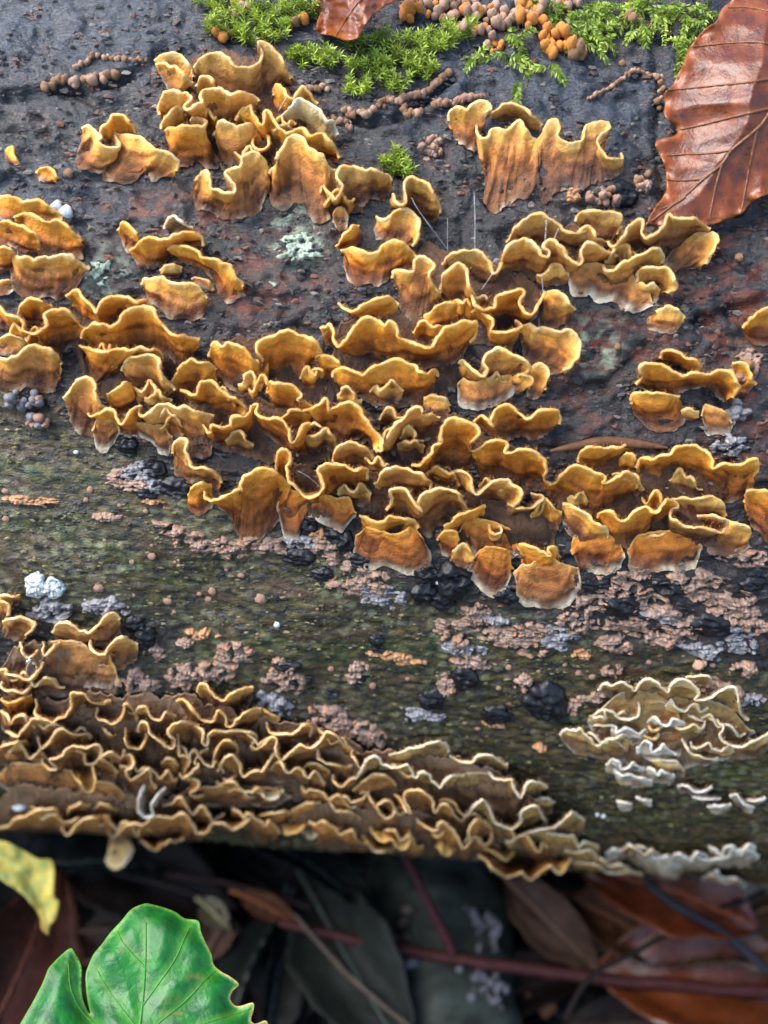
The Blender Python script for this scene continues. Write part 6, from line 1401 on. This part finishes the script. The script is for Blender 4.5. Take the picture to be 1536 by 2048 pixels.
def gpt(px, py, z): return on_ground([(px, py)], z)[0]
rad = math.radians
L_ = [  # px, py, z, length, width, yaw, pitch, roll, curl, bend, colour, label, name
 (715, 1945, .045, .085, .040, -58, -4, 22, .5, .06, (.030, .042, .034), 'withered dark green leaf folded along its pale midrib', 'withered_leaf'),
 (600, 1735, .055, .075, .030, -28, 5, -20, .5, .05, (.028, .045, .038), 'withered dark green leaf tucked under the log', 'withered_leaf'),
 (495, 1985, .035, .075, .020, -105, 0, 35, .9, .04, (.032, .040, .036), 'narrow rolled grey-green leaf beside the green leaf', 'withered_leaf'),
 (545, 1970, .030, .070, .018, -92, 0, -35, .9, .03, (.040, .048, .045), 'second narrow rolled grey-green leaf, right of the first', 'withered_leaf'),
 (15, 1960, .060, .090, .040, 80, -8, 40, .4, .08, (.080, .022, .012), 'reddish-brown dead leaf standing behind the green leaf', 'dead_leaf'),
 (1340, 1795, .070, .070, .040, -14, 6, 14, .5, .10, (.19, .042, .014), 'copper-red leaf close under the right end of the log', 'dead_leaf'),
 (1105, 1850, .045, .050, .022, -42, 10, 30, .6, .10, (.085, .045, .028), 'small pale brown leaf edge in the dark gap', 'dead_leaf'),
 (1240, 1860, .045, .045, .034, -30, 8, 10, .8, .14, (.085, .034, .015), 'cupped brown leaf beneath the copper-red one', 'dead_leaf'),
 (1400, 1880, .040, .085, .050, 10, 0, -12, .4, .06, (.075, .046, .026), 'tan leaf between the two crossing stems', 'dead_leaf'),
 (1410, 1985, .042, .085, .050, -4, 4, 8, .5, .10, (.16, .038, .010), 'glossy orange-brown leaf crossed by the red twig', 'dead_leaf'),
 (1500, 1830, .050, .070, .045, 25, 5, 20, .4, .08, (.15, .070, .030), 'tan-orange leaf by the blue-grey stem', 'dead_leaf'),
 (1500, 2050, .030, .080, .050, 35, 0, 0, .4, .08, (.055, .016, .010), 'dark red leaf below the glossy orange-brown one', 'dead_leaf'),
 (170, 1740, .050, .060, .035, 5, 0, -25, .5, .06, (.026, .038, .038), 'dark teal leaf behind the yellowing leaf', 'withered_leaf'),
 (300, 1770, .030, .080, .040, -12, 0, 10, .4, .05, (.035, .022, .018), 'dark brown leaf above the green leaf', 'dead_leaf'),
 (430, 1830, .045, .018, .010, -40, 0, 10, .3, .05, (.16, .14, .07), 'tiny pale leaf scrap right of the green leaf', 'leaf_scrap'),
 (432, 1875, .040, .022, .014, 70, 0, 10, .3, .05, (.11, .060, .040), 'tiny pinkish-brown leaf scrap below the pale one', 'leaf_scrap'),
 (540, 1820, .050, .030, .010, -25, 0, 10, .3, .05, (.13, .042, .015), 'small orange-brown scrap on the bare floor', 'leaf_scrap'),
]
for i, (px, py, z, ln, wd, yw, pt, rl, cu, be, c, lab, nm) in enumerate(L_):
    loft_leaf(nm, lab, gpt(px, py, z), ln, wd, rad(yw), rad(pt), rad(rl), cu, be, c, seed=i + 3, mat=M_LEAF if c[0] > 0.14 else M_LITTER)
rl_ = random.Random(5)
for i in range(34):
    px, py = rl_.uniform(-150, 1700), rl_.uniform(1660, 2120)
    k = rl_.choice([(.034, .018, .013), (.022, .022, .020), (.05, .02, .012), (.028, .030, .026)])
    loft_leaf('dead_leaf', 'dark sodden leaf on the shaded floor under the log', gpt(px, py, rl_.uniform(.006, .022)), rl_.uniform(.05, .085), rl_.uniform(.028, .045), rl_.uniform(0, 6.28), rl_.uniform(-.15, .15), rl_.uniform(-.3, .3), rl_.uniform(.2, .6), rl_.uniform(.02, .10), k, seed=i + 40, group='dark leaf litter under the log')

def twig(pts, zs, rads, col, label, name='twig', knots=True, group='twigs on the forest floor'):
    P = np.array([gpt(px, py, z) for (px, py), z in zip(pts, zs)])
    path, L = spline(P, step=0.003)
    r = np.interp(np.linspace(0, 1, len(path)), np.linspace(0, 1, len(rads)), rads)
    if knots: r = r * (1 + 0.12 * pn(np.arange(len(path)) / 3.0, np.zeros(len(path)) + len(label), 7))
    path = path + 0.0006 * np.stack([pn(np.arange(len(path)) / 6.0, np.zeros(len(path)) + k, 9) for k in range(3)], 1)
    tv, tf = tube(path, r, 10)
    c = 0.25 * np.array(col)[None] * (1 + 0.35 * pn(tv[:, 0] * 250, tv[:, 1] * 250, 3))[:, None]
    return tag(obj(name, mesh(name, tv - path[0], tf, M_TWIG, col=c), loc=path[0]), label, 'twig', group)
twig([(560, 1845), (720, 1882), (900, 1915), (1150, 1950), (1400, 1975), (1620, 1990)], [.052, .052, .052, .052, .052, .052], [.0017, .0023, .0025, .0024, .0026], (.090, .022, .020), 'long reddish twig lying across the floor')
twig([(800, 1690), (835, 1760), (880, 1850), (908, 1912)], [.075, .070, .060, .054], [.0014, .0018, .0020], (.085, .016, .022), 'thin crimson side twig rising from the long reddish twig')
twig([(1130, 2040), (1180, 1955), (1300, 1890), (1400, 1835), (1530, 1785)], [.060, .062, .066, .070, .074], [.0011, .0012, .0013], (.020, .012, .010), 'thin dark twig crossing over the long reddish twig')
twig([(1275, 1740), (1340, 1805), (1430, 1855), (1540, 1945), (1600, 2000)], [.085, .082, .076, .066, .06], [.0016, .0018, .0018], (.035, .036, .048), 'blue-grey stem coming down from the log bottom')
twig([(330, 1748), (450, 1765), (560, 1795), (620, 1815)], [.045] * 4, [.0012, .0016, .0014], (.050, .020, .018), 'dull red twig behind the tiny leaf scraps')
twig([(590, 1830), (660, 1910), (740, 1990), (830, 2060)], [.058, .056, .056, .056], [.0010, .0012, .0009], (.11, .085, .060), 'pale thin stalk along the folded withered leaf')

# rotten branch with its own crust
p0, p1 = gpt(860, 1690, .012), gpt(890, 2150, .012)
axis = np.array([p1 - p0])[0]; ax_ = axis / np.linalg.norm(axis)
nb, ns = 50, 40
tt_ = np.linspace(-0.35, 1.1, nb); ph_ = np.linspace(0, 2 * math.pi, ns, endpoint=False)
e2 = np.array([0, 0, 1.0]); e1 = np.cross(e2, ax_); e1 /= np.linalg.norm(e1)
TT, PP = np.meshgrid(tt_, ph_, indexing='ij')
rr_ = 0.030 * (1 + 0.10 * fbm(TT * 5, np.cos(PP) * 1.5, 3, 3) + 0.05 * pn(TT * 3, np.sin(PP) * 4, 8))
bv = p0 + axis * TT[..., None] + (e1 * np.cos(PP)[..., None] + e2 * np.sin(PP)[..., None]) * rr_[..., None] + e2 * 0.008
bc_ = np.array([.016, .020, .017]) * (1 + 0.6 * fbm(TT * 14, PP * 2, 5, 3))[..., None]
base = p0 + axis * 0.5
br = thing('rotten_branch', 'dark rotten branch on the floor with pale crust spots', 'branch', base)
fw_ = grid_faces(nb, ns); i_ = np.arange(nb - 1)
fw_ = np.vstack([fw_, np.stack([i_ * ns + ns - 1, (i_ + 1) * ns + ns - 1, (i_ + 1) * ns, i_ * ns], 1)])
obj('bark', mesh('bark', bv.reshape(-1, 3) - base, fw_, M_TWIG, col=bc_.reshape(-1, 3)), br)
rb = random.Random(8)
FLOOR = {k: [bead_mesh(c, i + 3) for i in range(2)] for k, c in dict(rose=(.09, .06, .05), grey=(.075, .075, .085), tan=(.11, .05, .022), orange=(.16, .05, .012)).items()}
for (px, py, n, sp, k) in [(825, 1850, 16, 26, 'rose'), (965, 1865, 20, 34, 'grey'), (950, 1965, 20, 30, 'grey'), (800, 1930, 16, 28, 'grey'), (985, 1985, 10, 20, 'grey'), (580, 1960, 16, 26, 'grey'), (600, 2010, 10, 20, 'rose'), (1065, 1965, 22, 30, 'tan'), (1090, 2010, 14, 24, 'orange')]:
    zc = 0.047 if 780 < px < 1010 else 0.022
    t = thing('crust_fungus', {'rose': 'pinkish-white crumbly crust on the floor wood near the reddish twig', 'grey': 'bluish-white crumbly crust on the floor wood near the reddish twig', 'tan': 'orange-tan crumbly crust right of the rotten branch', 'orange': 'orange crumbly crust below the orange-tan one'}[k], 'fungus', gpt(px, py, zc), 'crumbly crusts on the floor wood')
    for i in range(n):
        o = obj('crumb', FLOOR[k][i % 2], t)
        q = gpt(px + rb.gauss(0, sp * .55), py + rb.gauss(0, sp * .8), zc + rb.uniform(-.004, .002)) - gpt(px, py, zc)
        o.location = q.tolist(); s_ = rb.uniform(.0008, .0024)
        o.scale = (s_ * 1.4, s_, s_ * .8); o.rotation_euler = (rb.uniform(0, 3), rb.uniform(0, 3), rb.uniform(0, 3))
